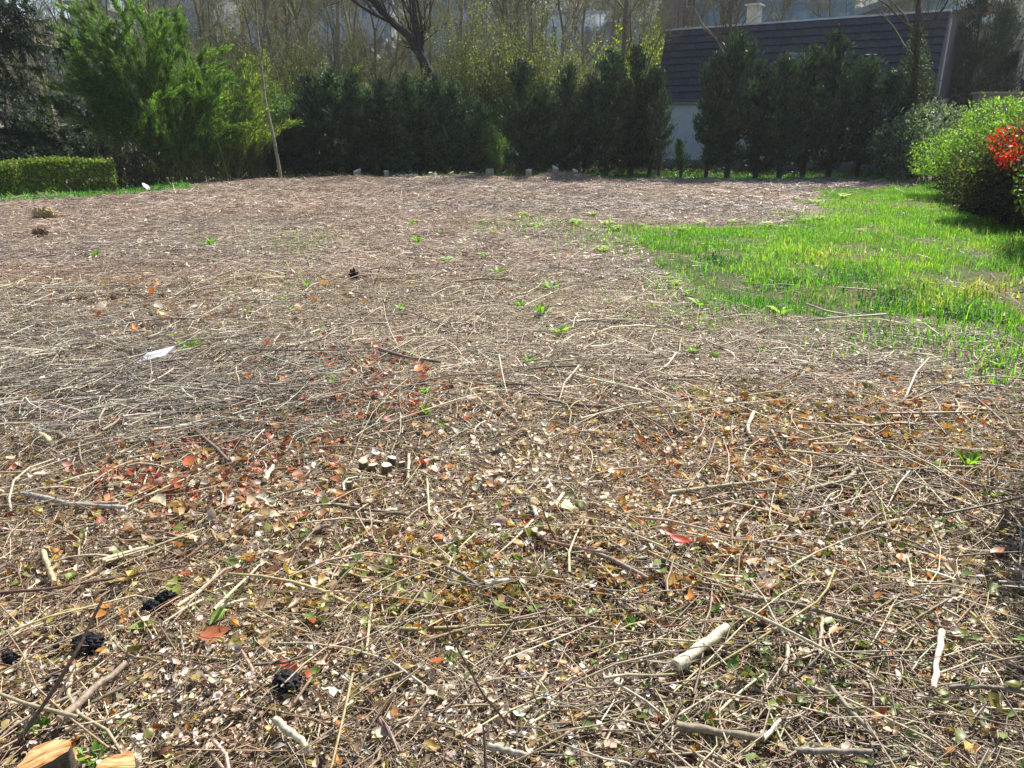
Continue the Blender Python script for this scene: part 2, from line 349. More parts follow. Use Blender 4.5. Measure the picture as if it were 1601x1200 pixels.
near = inside(frustum_pts(16000, 1.2, 4.6, R)); flat_bits(near, .023, (.3, .7), TAN, True)
flat_bits(inside(frustum_pts(10000, 1.2, 4.6, R)), .016, (.2, .5), PALE+TAN, False)
flat_bits(inside(frustum_pts(4200, 1.2, 4.6, R)), .025, (.45, .75), OLIVE, True)
flat_bits(inside(frustum_pts(30000, 4.4, 9, R)), .026, (.3, .6), TAN+PALE[:1])
flat_bits(inside(frustum_pts(26000, 8.8, 17, R)), .05, (.15, .35), TAN[:4]+PALE[:2])
flat_bits(inside(frustum_pts(22000, 16.6, 27.8, R)), .07, (.12, .3), TAN[:4]+PALE[:2])
for u0, v0, du, dv, n, pal, L_ in ((600, 612, 85, 30, 230, RUST, .048), (450, 680, 115, 40, 320, RUST+TAN[:2], .042), (330, 740, 110, 38, 260, RUST+TAN[:2], .042), (230, 780, 80, 26, 130, RUST, .042),
                                (680, 920, 140, 45, 480, OLIVE, .036), (1330, 690, 160, 40, 900, OLIVE+AMBER, .038), (1060, 700, 150, 45, 260, AMBER+TAN[:2], .038), (1200, 640, 120, 22, 380, OLIVE, .042), (1450, 640, 80, 25, 160, AMBER, .042),
                                (790, 720, 90, 40, 700, PALE, .035), (300, 1090, 190, 70, 1150, PALE+TAN[:3], .019), (860, 1110, 130, 50, 700, PALE, .022), (1080, 890, 150, 50, 150, AMBER, .036), (380, 800, 140, 60, 500, TAN, .045),
                                (1260, 1000, 220, 110, 1000, [(112, 128, 62), (128, 146, 80), (96, 112, 50)], .028), (1300, 860, 220, 70, 1300, PALE+TAN, .028), (900, 830, 220, 60, 1200, PALE+TAN, .028), (1300, 830, 200, 80, 700, OLIVE+[(140, 150, 74)], .03), (600, 900, 260, 60, 160, [(112, 130, 56), (138, 150, 70)], .045), (260, 480, 120, 25, 300, TAN+AMBER[:1], .06)):
    flat_bits(inside(scatter_px(u0, v0, du, dv, n)), L_, (.4, .75), pal, True, .05)
o = link('leaf_litter', g.mesh('leaf_litter', M_dead)); tag(o, 'dead leaves and pale wood chips strewn among the twigs', 'leaf litter', kind='stuff')

# ------------------------------------------------------------------ grass (stuff)
def blades(p, hmu, wmu, pal, lean=.35, p_=None):
    n = len(p); h = np.exp(R.normal(math.log(hmu), .35, n)); a = R.uniform(0, 2*np.pi, n); ln = np.abs(R.normal(0, lean, n))+.08
    s = np.stack([np.cos(a), np.sin(a), 0*a], 1); a2 = a+R.normal(np.pi/2, .5, n); d = np.stack([np.cos(a2), np.sin(a2), 0*a2], 1)
    B = np.stack([p[:, 0], p[:, 1], hgt(p[:, 0], p[:, 1])-.005], 1); wd = wmu*R.uniform(.7, 1.4, n); up = np.array([0, 0, 1.0])
    m1 = B+up*h[:, None]*.55+d*(h*ln*.35)[:, None]; tip = B+up*(h*(1-.35*ln))[:, None]+d*(h*ln*1.1)[:, None]
    S_ = s*wd[:, None]/2
    V = np.stack([B-S_, B+S_, m1-S_*.8, m1+S_*.8, tip], 1); b = np.arange(n)[:, None]*5
    q_ = noise2(p[:, 0]*.8, p[:, 1]*.8, 40)*.65+noise2(p[:, 0]*3, p[:, 1]*3, 41)*.35; q_ = np.clip((q_-.5)*2.6, -1, 1)[:, None]
    cc = pick(pal, n, jit=.24, p=p_)*(1+q_*np.array([.6, .32, .15]))
    return V.reshape(-1, 3), [b+[0, 1, 3, 2], b+[2, 3, 4]], rep(cc, 5)
GP = [(80, 138, 24), (100, 160, 34), (66, 118, 26), (118, 166, 44), (134, 166, 66), (56, 98, 32)]
g = Geo()
def poly_pts(poly, n, s=.45):
    P = np.array(poly); lo = P.min(0); hi = P.max(0); out = []
    while sum(map(len, out)) < n:
        q = R.uniform(lo-.4, hi+.4, (n*2, 2)); q = q[np.abs(q[:, 0]) < .68*q[:, 1]+.9]
        out.append(q[soft(q[:, 0], q[:, 1], poly, s)])
    return np.concatenate(out)[:n]
gp = poly_pts(GRASS, 230000, .85); dens = noise2(gp[:, 0]*1.6, gp[:, 1]*1.6, 14)*.6+noise2(gp[:, 0]*4, gp[:, 1]*4, 15)*.4
cen = noise2(gp[:, 0]*9, gp[:, 1]*9, 17)
gp = gp[R.random(len(gp)) < np.clip((dens-.26)*2.6, .04, 1)*(.62+.9*cen)]
x_, y_ = gp[:, 0], gp[:, 1]
lush = noise2(x_*.5, y_*.5, 16); zone = np.where(lush > .5, 1, 0)
rightness = np.clip((x_/np.maximum(y_, 1)-.32)/.2, 0, 1)
tall = R.random(len(gp)) < .4+.55*rightness
v, f, c = blades(gp[tall], .088, .0052, GP+[(140, 142, 84)], .45); g.add(v, f, c)
v, f, c = blades(gp[~tall], .048, .006, GP+[(150, 160, 86)], .7); g.add(v, f, c)
# dark broad-leaved weeds and straw-coloured dead tufts inside the patch
for u0, v0, du, n, pal, h in ((1215, 445, 22, 240, [(52, 92, 48), (66, 108, 56)], .07), (1395, 470, 30, 320, [(50, 88, 46), (64, 104, 52)], .08), (1520, 492, 26, 260, [(48, 84, 44), (62, 100, 52)], .08), (1430, 455, 20, 260, [(150, 146, 84), (128, 138, 64)], .1), (1530, 455, 22, 260, [(156, 150, 96), (134, 144, 70)], .1), (1120, 410, 18, 200, [(54, 96, 48), (70, 112, 54)], .07), (1290, 400, 26, 260, [(146, 148, 92), (120, 150, 60)], .08), (1460, 480, 16, 200, [(160, 160, 80)], .1), (1340, 430, 40, 260, [(60, 104, 44), (76, 118, 50)], .09)):
    x, y = ground_px(R.normal(u0, du, n), R.normal(v0, du*.3, n)); v, f, c = blades(np.stack([x, y], 1), h, .013, pal, .9); g.add(v, f, c)
# sparser wisps where the grass fades into the litter
for u0, v0, du, dv, n, h in ((840, 350, 60, 8, 900, .08), (960, 375, 40, 16, 900, .08), (460, 375, 45, 14, 700, .06), (335, 380, 18, 4, 160, .06), (1060, 440, 40, 20, 700, .08), (1150, 490, 80, 14, 800, .07), (1450, 525, 90, 18, 1200, .08), (1560, 560, 40, 25, 500, .09), (1290, 330, 60, 14, 900, .09),
                             (430, 430, 60, 25, 160, .07), (700, 380, 120, 20, 300, .06), (1120, 370, 150, 10, 1200, .07)):
    v, f, c = blades(scatter_px(u0, v0, du, dv, n), h, .008, GP, .5); g.add(v, f, c)
pp = poly_pts(LEFTG, 9000, .15); v, f, c = blades(pp, .10, .02, [(70, 140, 40), (88, 150, 50), (60, 120, 40)], .5); g.add(v, f, c)
pp = poly_pts(BACKG, 9000, .2); v, f, c = blades(pp, .09, .02, [(60, 124, 40), (80, 140, 48), (60, 104, 40)], .5); g.add(v, f, c)
for u0, v0, du, dv, n, h in ((640, 278, 120, 2.5, 700, .14), (760, 277, 60, 2, 300, .16), (900, 279, 30, 2, 250, .14)):
    x, y = ground_px(R.normal(u0, du, n), R.normal(v0, dv, n).clip(272, 284)); v, f, c = blades(np.stack([x, y], 1), h, .014, GP[2:]+[(150, 150, 100)]*2, .6); g.add(v, f, c)
pp = inside(frustum_pts(900, 1.5, 9, R)); v, f, c = blades(pp, .05, .004, GP[:3]+[(150, 150, 80)], .8); g.add(v, f, c)
o = link('grass', g.mesh('grass', M_grass, False)); tag(o, 'lush green grass spreading from the hedge onto the plot', 'grass', kind='stuff')

# ------------------------------------------------------------------ plants: generators
def sub_paths(P, Rd, n, t0, t1, ang, ln, K, ratio, up, wig, rng, taper=.35, fall=.5):
    N, KK, _ = P.shape; pi = rng.integers(0, N, n) if N > 1 else np.zeros(n, int)
    t = rng.uniform(t0, t1, n); f = t*(KK-1); i = np.minimum(f.astype(int), KK-2); fr = (f-i)[:, None]
    pos = P[pi, i]*(1-fr)+P[pi, i+1]*fr; tan = nrm(P[pi, i+1]-P[pi, i]); r = (Rd[pi, i]*(1-fr[:, 0])+Rd[pi, i+1]*fr[:, 0])*ratio*rng.uniform(.7, 1.1, n)
    an = ang*rng.uniform(.6, 1.3, n)[:, None]; d = nrm(tan*np.cos(an)+perp(tan, rng)*np.sin(an)+np.array([0, 0, up*.4]))
    Ln = ln*rng.uniform(.55, 1.25, n)*(1-fall*t); Q = np.zeros((n, K, 3)); Q[:, 0] = pos
    for k in range(1, K):
        d = nrm(d+rng.normal(0, wig, (n, 3))+np.array([0, 0, up*.25])); Q[:, k] = Q[:, k-1]+d*(Ln/(K-1))[:, None]
    return Q, r[:, None]*np.linspace(1, taper, K)[None], t
def trunk_path(pts, K=12):
    pts = np.array(pts, float); d = np.concatenate([[0], np.cumsum(np.linalg.norm(np.diff(pts, axis=0), axis=1))]); s = np.linspace(0, d[-1], K)
    return np.stack([np.interp(s, d, pts[:, i]) for i in range(3)], 1)[None]
BARK = [(126, 120, 94), (104, 98, 78), (142, 134, 104)]
def bare_tree_meshes(seed, H, r0, lean=(0, 0), pts=None, n=(9, 60, 330, 1100), buds=0, bark=BARK, budpal=None, spread=1.0, t0=.3):
    rng = np.random.default_rng(seed)
    if pts is None:
        pts = [(0, 0, -.1)]; 
        for k in range(1, 6): pts.append((lean[0]*k/5+rng.normal(0, .12), lean[1]*k/5+rng.normal(0, .12), H*k/5))
    P0 = trunk_path(pts, 14); R0 = r0*np.linspace(1.1, .25, 14)[None]
    c = lambda k: pick(bark, k, rng, .15)
    gt = Geo(); v, q = tubes(P0, R0, 9, rng); gt.add(v, q, rep(c(1), 14*9))
    P1, R1, _ = sub_paths(P0, R0, n[0], t0, .98, .75*spread, H*.45, 7, .6, .5, .16, rng); v, q = tubes(P1, R1, 6, rng); gt.add(v, q, rep(c(n[0]), 42))
    gcw = Geo(); P2, R2, _ = sub_paths(P1, R1, n[1], .2, 1, .7, H*.2, 5, .55, .3, .18, rng); v, q = tubes(P2, R2, 4, rng); gcw.add(v, q, rep(c(n[1]), 20))
    Pa = np.concatenate([P2]); P3, R3, _ = sub_paths(Pa, R2, n[2], .15, 1, .7, H*.1, 4, .6, .2, .2, rng); R3 = np.maximum(R3, .004); v, q = tubes(P3, R3, 3, rng); gcw.add(v, q, rep(c(n[2]), 12))
    P4, R4, _ = sub_paths(P3, R3, n[3], .1, 1, .6, H*.06, 3, .7, .2, .2, rng); R4 = np.maximum(R4, .0035); v, q = tubes(P4, R4, 3, rng); gcw.add(v, q, rep(c(n[3]), 9))
    if buds:
        k = rng.integers(0, len(P4), buds); C = P4[k, rng.integers(0, 3, buds)]+rng.normal(0, .05, (buds, 3)); D = rand_dirs(buds, rng); 
        v, f = leaves(C, D, perp(D, rng), rng.uniform(.04, .08, buds), .03); gcw.add(v, f, rep(pick(budpal, buds, rng), 4), 1)
    return gt.mesh('trunk', M_bark), gcw.mesh('crown', [M_bark, M_leaf] if buds else [M_bark])
def plant(name, loc, parts, label, cat, group=None, rz=0, sc=1.0):
    e = empty(name, loc, label, cat, group, rz); e.scale = (sc, sc, sc)
    for nm, me in parts: link(nm, me, e)
    return e

# dark conifers (screen of cypress)
def conifer_meshes(seed, H, Rm, n=9000, bare=.12, pal=None, gap=0.0, topk=1.0):
    rng = np.random.default_rng(seed); pal = pal or [(56, 78, 52), (68, 92, 58), (46, 66, 46), (80, 102, 68), (88, 98, 66)]
    P0 = trunk_path([(0, 0, -.1), (rng.normal(0, .05), rng.normal(0, .05), H*.4), (rng.normal(0, .1), rng.normal(0, .1), H*.97)], 10); R0 = (.028*H/4+.03)*np.linspace(1.2, .1, 10)[None]
    gt = Geo(); v, q = tubes(P0, R0, 7, rng); gt.add(v, q, rep(pick([(64, 54, 46)], 1, rng), 70))
    nb = 105; t = rng.beta(1.0, 1.15, nb)*(1-bare)+bare; a = rng.uniform(0, 2*np.pi, nb)
    f = t*9; i = np.minimum(f.astype(int), 8); pos = P0[0, i]*(1-(f-i))[:, None]+P0[0, i+1]*(f-i)[:, None]
    prof = np.interp(t, [bare, bare+.15, .4, .7, .88, 1], [.55, .95, 1, .56, .20, .02])*rng.uniform(.35, 1.3, nb)*Rm
    rise = np.interp(t, [0, .4, 1], [.25, .9, 2.6])*rng.uniform(.6, 1.4, nb)
    K = 5; tt = np.linspace(0, 1, K); d = np.stack([np.cos(a), np.sin(a)], 1)
    P1 = np.zeros((nb, K, 3)); P1[:, :, :2] = pos[:, None, :2]+d[:, None]*(tt*prof[:, None])[..., None]; P1[:, :, 2] = pos[:, 2:3]+(tt**1.4)*(prof*rise)[:, None]
    P1 += rng.normal(0, .03, P1.shape)
    v, q = tubes(P1, .012*np.linspace(1, .3, K)[None]*np.ones((nb, 1)), 3, rng); gt.add(v, q, rep(pick([(70, 58, 46)], nb, rng), 3*K))
    w_ = prof/prof.sum(); k = rng.choice(nb, n, p=w_); s = rng.beta(1.8, 1.0, n); f = s*(K-1); i = np.minimum(f.astype(int), K-2); fr = (f-i)[:, None]
    C = P1[k, i]*(1-fr)+P1[k, i+1]*fr; tan = nrm(P1[k, i+1]-P1[k, i])
    off = rng.normal(0, 1, (n, 3))*np.array([1, 1, .9])*(.03+.055*Rm)
    C = C+off; D = nrm(tan*.8+off*2.0+rng.normal(0, .3, (n, 3))+np.array([0, 0, .55]))
    gc_ = Geo(); v, f = leaves(C, D, perp(D, rng), rng.uniform(.09, .2, n), rng.uniform(.022, .05, n), .1, .05)
    gc_.add(v, f, rep(pick(pal, n, rng, .25), 4))
    return gt.mesh('trunk', M_bark), gc_.mesh('crown', M_needle, False)
CON = [conifer_meshes(100+k, 4.0, r_, n_, b_, [tuple(int(q*m_) for q in c_) for c_, m_ in zip([(56, 78, 52), (68, 92, 58), (46, 66, 46), (80, 102, 68), (88, 98, 66)], [(1, 1, 1, 1, 1), (.85, .9, .9, .8, .8), (1.1, 1.05, 1, 1.1, 1.1), (.9, .85, .9, .85, .9), (1, .95, 1.05, 1, .9), (.8, .85, .85, .8, .85)][k])]) for k, (r_, b_, n_) in enumerate([(.62, .06, 8200), (.72, .05, 8200), (.55, .08, 8200), (.70, .12, 7600), (.60, .15, 7000), (.70, .10, 7800)])]
def conifer(u, vtop, Y, k, label, group, vbase=None, rz=0, sx=1.0):
    b = at(u, 280, Y); top = at(u, vtop, Y); H = top[2]; sc = H/4.0
    e = empty('dark_conifer', (b[0], Y, hgt(b[0], Y)), label, 'conifer', group, rz); e.scale = (sc*sx, sc*sx, sc); e.rotation_euler = (R.normal(0, .025), R.normal(0, .025), rz)
    link('trunk', CON[k][0], e); link('crown', CON[k][1], e); return e
GL = 'dark conifers screening the back of the plot'
ORD = ['first', 'second', 'third', 'fourth', 'fifth', 'sixth', 'seventh', 'eighth', 'ninth', 'tenth', 'eleventh', 'twelfth', 'thirteenth']
for i, (u, vt, Y, k, sx) in enumerate([(462, 175, 28.6, 0, 1.5), (492, 112, 28.8, 1, 1.35), (527, 102, 29.2, 2, 1.5), (562, 108, 28.6, 1, 1.35), (600, 112, 29.1, 0, 1.45), (635, 108, 28.7, 2, 1.6), (662, 125, 29.3, 1, 1.3), (690, 108, 28.8, 0, 1.3), (722, 118, 29.0, 2, 1.3), (752, 150, 28.8, 0, 1.3)]):
    conifer(u, vt, Y, k, 'dense dark conifer, %s from the bamboo end of the dense row' % ORD[i], GL, rz=i*1.3, sx=sx)
for i, (u, vt, Y, k, sx) in enumerate([(812, 92, 28.6, 3, 1.2), (852, 122, 28.9, 0, 1.15), (884, 98, 28.5, 1, 1.15), (912, 118, 29.0, 3, 1.1), (948, 68, 28.6, 4, 1.3), (985, 66, 28.8, 5, 1.2), (1014, 100, 28.5, 3, 1.0)]):
    conifer(u, vt, Y, k, 'tall dark conifer, %s from the gap in the group before the house corner' % ORD[6-i], GL, rz=i*2.1, sx=sx)
for i, (u, vt, Y, k, sx) in enumerate([(1103, 72, 27.6, 4, .9), (1136, 44, 27.3, 3, 1.1), (1180, 86, 27.6, 5, 1.2), (1217, 74, 27.2, 4, 1.15), (1254, 66, 27.6, 3, 1.1), (1294, 40, 27.2, 5, 1.15), (1338, 78, 27.5, 4, 1.2), (1376, 106, 27.3, 3, 1.25), (1408, 84, 27.8, 5, 1.1)]):
    conifer(u, vt, Y, k, 'dark bare-legged conifer, %s from the white gable gap before the slate roof' % ORD[i], GL, rz=i*1.7+.4, sx=sx*1.17)
# sparse saplings in the gap
sp = conifer_meshes(140, 1.3, .26, 600, .2, [(76, 108, 56), (90, 124, 64), (64, 92, 50)]); e = plant('sapling', (*ground_px(1065, 279), 0), [('trunk', sp[0]), ('crown', sp[1])], 'small pale green sapling standing in the gap before the house wall', 'sapling')
sp = conifer_meshes(141, 2.9, .45, 1000, .15, [(70, 82, 54), (86, 92, 62), (60, 70, 48)]); e = plant('sapling', (at(1030, 278, 27.6)[0], 27.6, 0), [('trunk', sp[0]), ('crown', sp[1])], 'thin sparse conifer beside the gap showing the house wall', 'sapling')

# big spruce at the far left
def spruce_meshes():
    rng = np.random.default_rng(77); H = 10.5; P0 = trunk_path([(0, 0, -.2), (.1, 0, 5), (0, .1, H)], 12); R0 = .2*np.linspace(1.1, .1, 12)[None]
    gt = Geo(); v, q = tubes(P0, R0, 9, rng); gt.add(v, q, rep(pick([(60, 50, 42)], 1, rng), 12*9))
    nb = 120; t = rng.uniform(.04, .97, nb); a = rng.uniform(0, 2*np.pi, nb); Ln = np.interp(t, [0, .2, .6, 1], [2.2, 2.7, 1.9, .3])*rng.uniform(.75, 1.15, nb)
    K = 7; tt = np.linspace(0, 1, K); P1 = np.zeros((nb, K, 3)); d = np.stack([np.cos(a), np.sin(a)], 1)
    P1[:, :, :2] = d[:, None]*(tt*Ln[:, None])[..., None]; P1[:, :, 2] = (t*H)[:, None]+Ln[:, None]*(.12*tt-.55*tt**2+.28*tt**3.5); P1 += rng.normal(0, .04, P1.shape)
    v, q = tubes(P1, .03*np.linspace(1, .25, K)[None]*np.ones((nb, 1)), 4, rng); gt.add(v, q, rep(pick([(70, 58, 48)], nb, rng), 4*K))
    R1 = .03*np.linspace(1, .25, K)[None]*np.ones((nb, 1)); P2, R2, _ = sub_paths(P1, R1, 1500, .25, 1, 1.0, .75, 4, .4, -.7, .12, rng, fall=.3)
    v, q = tubes(P2, np.maximum(R2, .004), 3, rng); gt.add(v, q, rep(pick([(52, 46, 38)], 1500, rng), 12))
    n = 64000; k = rng.integers(0, 1500, n); i = rng.integers(0, 3, n); fr = rng.random((n, 1)); C = P2[k, i]*(1-fr)+P2[k, i+1]*fr+rng.normal(0, .035, (n, 3))
    D = nrm(nrm(P2[k, i+1]-P2[k, i])+rng.normal(0, .5, (n, 3))-np.array([0, 0, .3])); gc_ = Geo(); v, f = leaves(C, D, perp(D, rng), rng.uniform(.08, .17, n), rng.uniform(.02, .045, n), .1, .03)
    gc_.add(v, f, rep(pick([(38, 54, 36), (46, 64, 42), (32, 46, 32), (54, 70, 46)], n, rng, .25), 4))
    return gt.mesh('trunk', M_bark), gc_.mesh('crown', M_needle, False)
t_, c_ = spruce_meshes(); b = at(-20, 280, 23.0); plant('spruce_tree', (b[0], 23.0, 0), [('trunk', t_), ('crown', c_)], 'big dark drooping spruce behind the clipped hedge', 'spruce', rz=.6)

# bamboo clumps
def bamboo_meshes(seed, base_w, tips, n_leaf, pal, leaf=.15, ncul=110, drop=.25):
    """culms fan out from a narrow base and arch over; TIPS = list of (x, y, z) plume ends"""
    rng = np.random.default_rng(seed); tips = np.array(tips); k = rng.integers(0, len(tips), ncul)
    B = np.stack([rng.normal(0, base_w, ncul), rng.normal(0, .5, ncul), np.zeros(ncul)-.05], 1)
    T = tips[k]+rng.normal(0, .28, (ncul, 3)); T[:, 2] = np.maximum(T[:, 2]*rng.uniform(.82, 1.1, ncul), .8)
    K = 9; tt = np.linspace(0, 1, K)[None, :, None]; P = B[:, None]*(1-tt)+T[:, None]*tt
    P[:, :, 2] = (T[:, 2:3])*(1-(1-tt[..., 0])**1.35)*(1+drop*.5*tt[..., 0]*(1-tt[..., 0])); P[:, :, :2] = B[:, None, :2]+(T-B)[:, None, :2]*(tt**1.25)
    gt = Geo(); r = .012*np.linspace(1, .2, K)[None]*np.ones((ncul, 1)); v, q = tubes(P, r, 4, rng); gt.add(v, q, rep(pick([(96, 104, 54), (120, 116, 70), (84, 88, 50)], ncul, rng), 4*K))
    P2, R2, t2 = sub_paths(P, r, 3400, .36, 1, .38, .62, 4, .4, .12, .08, rng, fall=.45)
    n = n_leaf; k = rng.integers(0, 3400, n); i = rng.integers(0, 3, n); fr = rng.random((n, 1)); tw = P2[k, i+1]-P2[k, i]
    C = P2[k, i]*(1-fr)+P2[k, i+1]*fr+rng.normal(0, .03, (n, 3)); D = nrm(nrm(tw)+rng.normal(0, .28, (n, 3))-np.array([0, 0, .08]))
    v, q = tubes(P2, np.maximum(R2, .003), 3, rng); gt.add(v, q, rep(pick([(120, 124, 60)], 3400, rng), 12))
    gl = Geo(); v, f = leaves(C, D, perp(D, rng), leaf*rng.uniform(.6, 1.2, n), leaf*.15*rng.uniform(.7, 1.3, n), .1, -.06); gl.add(v, f, rep(pick(pal, n, rng, .22), 4))
    return gt.mesh('culms', M_bark), gl.mesh('foliage', M_bamboo, False)
BP = [(88, 122, 54), (102, 136, 62), (76, 106, 48), (114, 142, 74), (64, 92, 46)]
Yb = 26.0; b0 = at(262, 286, Yb)
tipx = [(92, 78), (115, 135), (150, 25), (165, 60), (200, 22), (238, 14), (262, 40), (300, 62), (322, 90), (340, 130), (130, 100), (180, 90), (230, 80), (280, 110), (310, 150), (150, 160), (200, 150), (250, 150), (345, 190), (300, 210), (95, 140), (220, 200), (92, 78), (112, 60), (130, 45), (150, 22), (185, 45), (120, 120), (330, 100), (345, 150), (262, 20), (215, 60)]
tips = [(at(u, v, Yb)-np.array([b0[0], Yb, 0]))+np.array([0, R.normal(0, .9), 0]) for u, v in tipx]
t_, c_ = bamboo_meshes(31, .9, tips, 98000, BP, ncul=230, leaf=.155); plant('bamboo_clump', (b0[0], Yb, 0), [('culms', t_), ('foliage', c_)], 'big arching green bamboo clump with feathery plumes', 'bamboo')
Yb = 27.5; b0 = at(372, 284, Yb); tipx = [(370, 95), (392, 120), (410, 150), (350, 150), (425, 185), (335, 215), (345, 235), (420, 215), (385, 180), (360, 220), (405, 95)]
tips = [(at(u, v, Yb)-np.array([b0[0], Yb, 0]))+np.array([0, R.normal(0, .6), 0]) for u, v in tipx]
t_, c_ = bamboo_meshes(32, .4, tips, 15000, [(112, 134, 66), (130, 150, 78), (96, 120, 58), (140, 156, 90)], ncul=60); plant('bamboo_clump', (b0[0], Yb, 0), [('culms', t_), ('foliage', c_)], 'smaller yellowish bamboo clump beside the thin pale trunk', 'bamboo')

# bare trees
t_, c_ = bare_tree_meshes(50, 8.0, .055, pts=[(0, 0, -.1), (-.12, 0, 1.2), (-.3, 0, 2.4), (-.35, 0, 4.2), (-.3, .1, 8)], n=(11, 50, 260, 800), bark=[(126, 120, 98), (112, 106, 88)], t0=.38)
b = at(440, 281, 26.6); plant('bare_tree', (b[0], 26.6, 0), [('trunk', t_), ('crown', c_)], 'slender leaning tree with pale trunk beside the bamboo', 'tree')
b = at(700, 281, 38.0); Yt = 38.0
pt = [tuple(at(u, v, Yt)-np.array([b[0], Yt, 0])) for u, v in ((702, 250), (686, 140), (668, 108), (650, 75), (640, 56))]
pt = [(pt[0][0], 0, -.1)]+pt+[tuple(at(610, 32, Yt)-np.array([b[0], Yt, 0])), tuple(at(580, 0, Yt)-np.array([b[0], Yt, 0])), tuple(at(555, -60, Yt)-np.array([b[0], Yt, 0]))]
t_, c_ = bare_tree_meshes(51, 9.5, .3, pts=pt, n=(12, 70, 330, 1000), bark=[(66, 60, 50), (58, 52, 44)], t0=.42, spread=.8)
plant('bare_tree', (b[0], Yt, 0), [('trunk', t_), ('crown', c_)], 'stout dark bare tree bending over the dense conifers', 'tree')
pt = [tuple(at(u, v, 39)-np.array([at(668, 281, 39)[0], 39, 0])) for u, v in ((668, 260), (664, 120), (655, 60), (645, 0), (640, -60))]
t_, c_ = bare_tree_meshes(52, 9.5, .2, pts=[(pt[0][0], 0, -.1)]+pt, n=(9, 60, 300, 900), bark=[(66, 60, 50), (58, 52, 44)], t0=.45, spread=.8)
plant('bare_tree', (at(668, 281, 39)[0], 39, 0), [('trunk', t_), ('crown', c_)], 'straighter bare trunk crossing behind the bending dark tree', 'tree')
BT = [bare_tree_meshes(60+k, 11, .12, (R.normal(0, 1.2), R.normal(0, .8)), n=(12, 90, 620, 2400), buds=bu, budpal=[(134, 142, 76), (120, 130, 68), (150, 152, 92)], t0=.15) for k, bu in enumerate((600, 4200, 1200, 6500, 3200))]
BG = 'bare woodland trees behind the conifers'
spots = [(60, 40, 0), (95, 46, 2), (130, 37, 2), (165, 44, 0), (345, 42, 4), (300, 50, 0), (395, 39, 1), (450, 47, 3), (470, 38, 1), (510, 43, 0), (535, 37, 2), (560, 50, 4), (585, 41, 1), (620, 52, 3), (730, 45, 1), (760, 39, 0), (800, 42, 2), (835, 36, 2), (880, 44, 4), (925, 48, 0), (955, 38, 0), (1000, 52, 2), (420, 56, 0), (700, 56, 4), (850, 56, 1), (250, 58, 2), (1090, 40, 0), (1118, 41.5, 2), (1150, 42, 0), (200, 60, 4), (490, 58, 4), (650, 60, 3), (780, 60, 3), (30, 52, 4), (80, 58, 1), (230, 48, 1), (270, 43, 4), (325, 55, 3), (375, 50, 1), (430, 42, 4), (485, 44, 3), (548, 58, 1), (600, 47, 4), (680, 48, 4), (715, 52, 1), (745, 58, 1), (815, 49, 3), (865, 46, 1), (905, 55, 4), (940, 50, 1), (970, 56, 2), (1040, 47, 0), (1200, 45, 2), (1300, 44, 0), (1380, 42, 2), (1480, 39, 0), (1530, 43, 2)]
WHAT = {0: 'bare grey tree', 1: 'budding yellowish bare tree', 2: 'dark forked bare tree', 3: 'budding pale green tree', 4: 'twiggy tree with sparse buds'}
def behind(u):
    for lim, s in ((110, 'the spruce edge'), (200, 'the upper bamboo plumes'), (280, 'the middle of the bamboo'), (360, 'the falling side of the bamboo'), (430, 'the smaller yellowish bamboo'), (500, 'the slender pale trunk'), (580, 'the dense conifer row start'), (660, 'the dense conifer row middle'), (740, 'the bending dark tree'), (810, 'the gap between the conifer groups'), (880, 'the second conifer group start'), (950, 'the second conifer group middle'), (1060, 'the yellow-green bush'), (1200, 'the roof by the chimney'), (1420, 'the roof beyond the chimney'), (1700, 'the dark evergreens past the roof end')):
        if u < lim: return s
seen = {}
for i, (u, Y, k) in enumerate(spots):
    b = at(u, 280, Y); e = empty('bare_tree', (b[0], Y, -.1), None, 'tree', BG, R.uniform(0, 6.28)); s = R.uniform(.85, 1.15); e.scale = (s, s, s)
    far = 'farther back ' if Y > 50 else ''
    lab = '%s %sbehind %s' % (WHAT[k], far, behind(u)); q = seen.get(lab, 0); seen[lab] = q+1
    e['label'] = lab if q == 0 else lab+', %s one there' % ORD[q]
    link('trunk', BT[k][0], e); link('crown', BT[k][1], e)
b = at(1122, 282, 30.4); q = lambda u, v: tuple(at(u, v, 30.4)-np.array([b[0], 30.4, 0]))
t_, c_ = bare_tree_meshes(79, 7.0, .1, pts=[(0, 0, -.1), q(1130, 150), q(1140, 60), q(1148, -20), q(1152, -90)], n=(12, 60, 260, 700), bark=[(96, 88, 72), (110, 100, 84)], t0=.5, spread=1.2)
plant('bare_tree', (b[0], 30.4, 0), [('trunk', t_), ('crown', c_)], 'bare tree rising before the roof beside the chimney', 'tree')
# bare tree in front of the slate roof, with dark ivied trunk and mistletoe
b = at(1424, 283, 26.8); q = lambda u, v: tuple(at(u, v, 26.8)-np.array([b[0], 26.8, 0]))
t_, c_ = bare_tree_meshes(80, 7.5, .13, pts=[(0, 0, -.1), q(1428, 200), q(1432, 120), q(1434, 50), q(1436, -30), q(1432, -110)], n=(14, 60, 240, 600), bark=[(70, 62, 50), (98, 90, 72)], t0=.42, spread=1.25)
e = plant('bare_tree', (b[0], 26.8, 0), [('trunk', t_), ('crown', c_)], 'bare spreading tree with ivy-dark trunk at the house end', 'tree')
gi = Geo(); n = 5200; z = R.beta(1.4, 1.6, n)*4.6+.1; a = R.uniform(0, 6.28, n); rr = np.interp(z, [0, 1.2, 3.2, 4.8], [.12, .22, .42, .15])*np.sqrt(R.random(n))*1.3
cx = np.interp(z, [0, 1.6, 3, 4.8], [0, q(1428, 200)[0], q(1432, 120)[0], q(1435, 30)[0]])
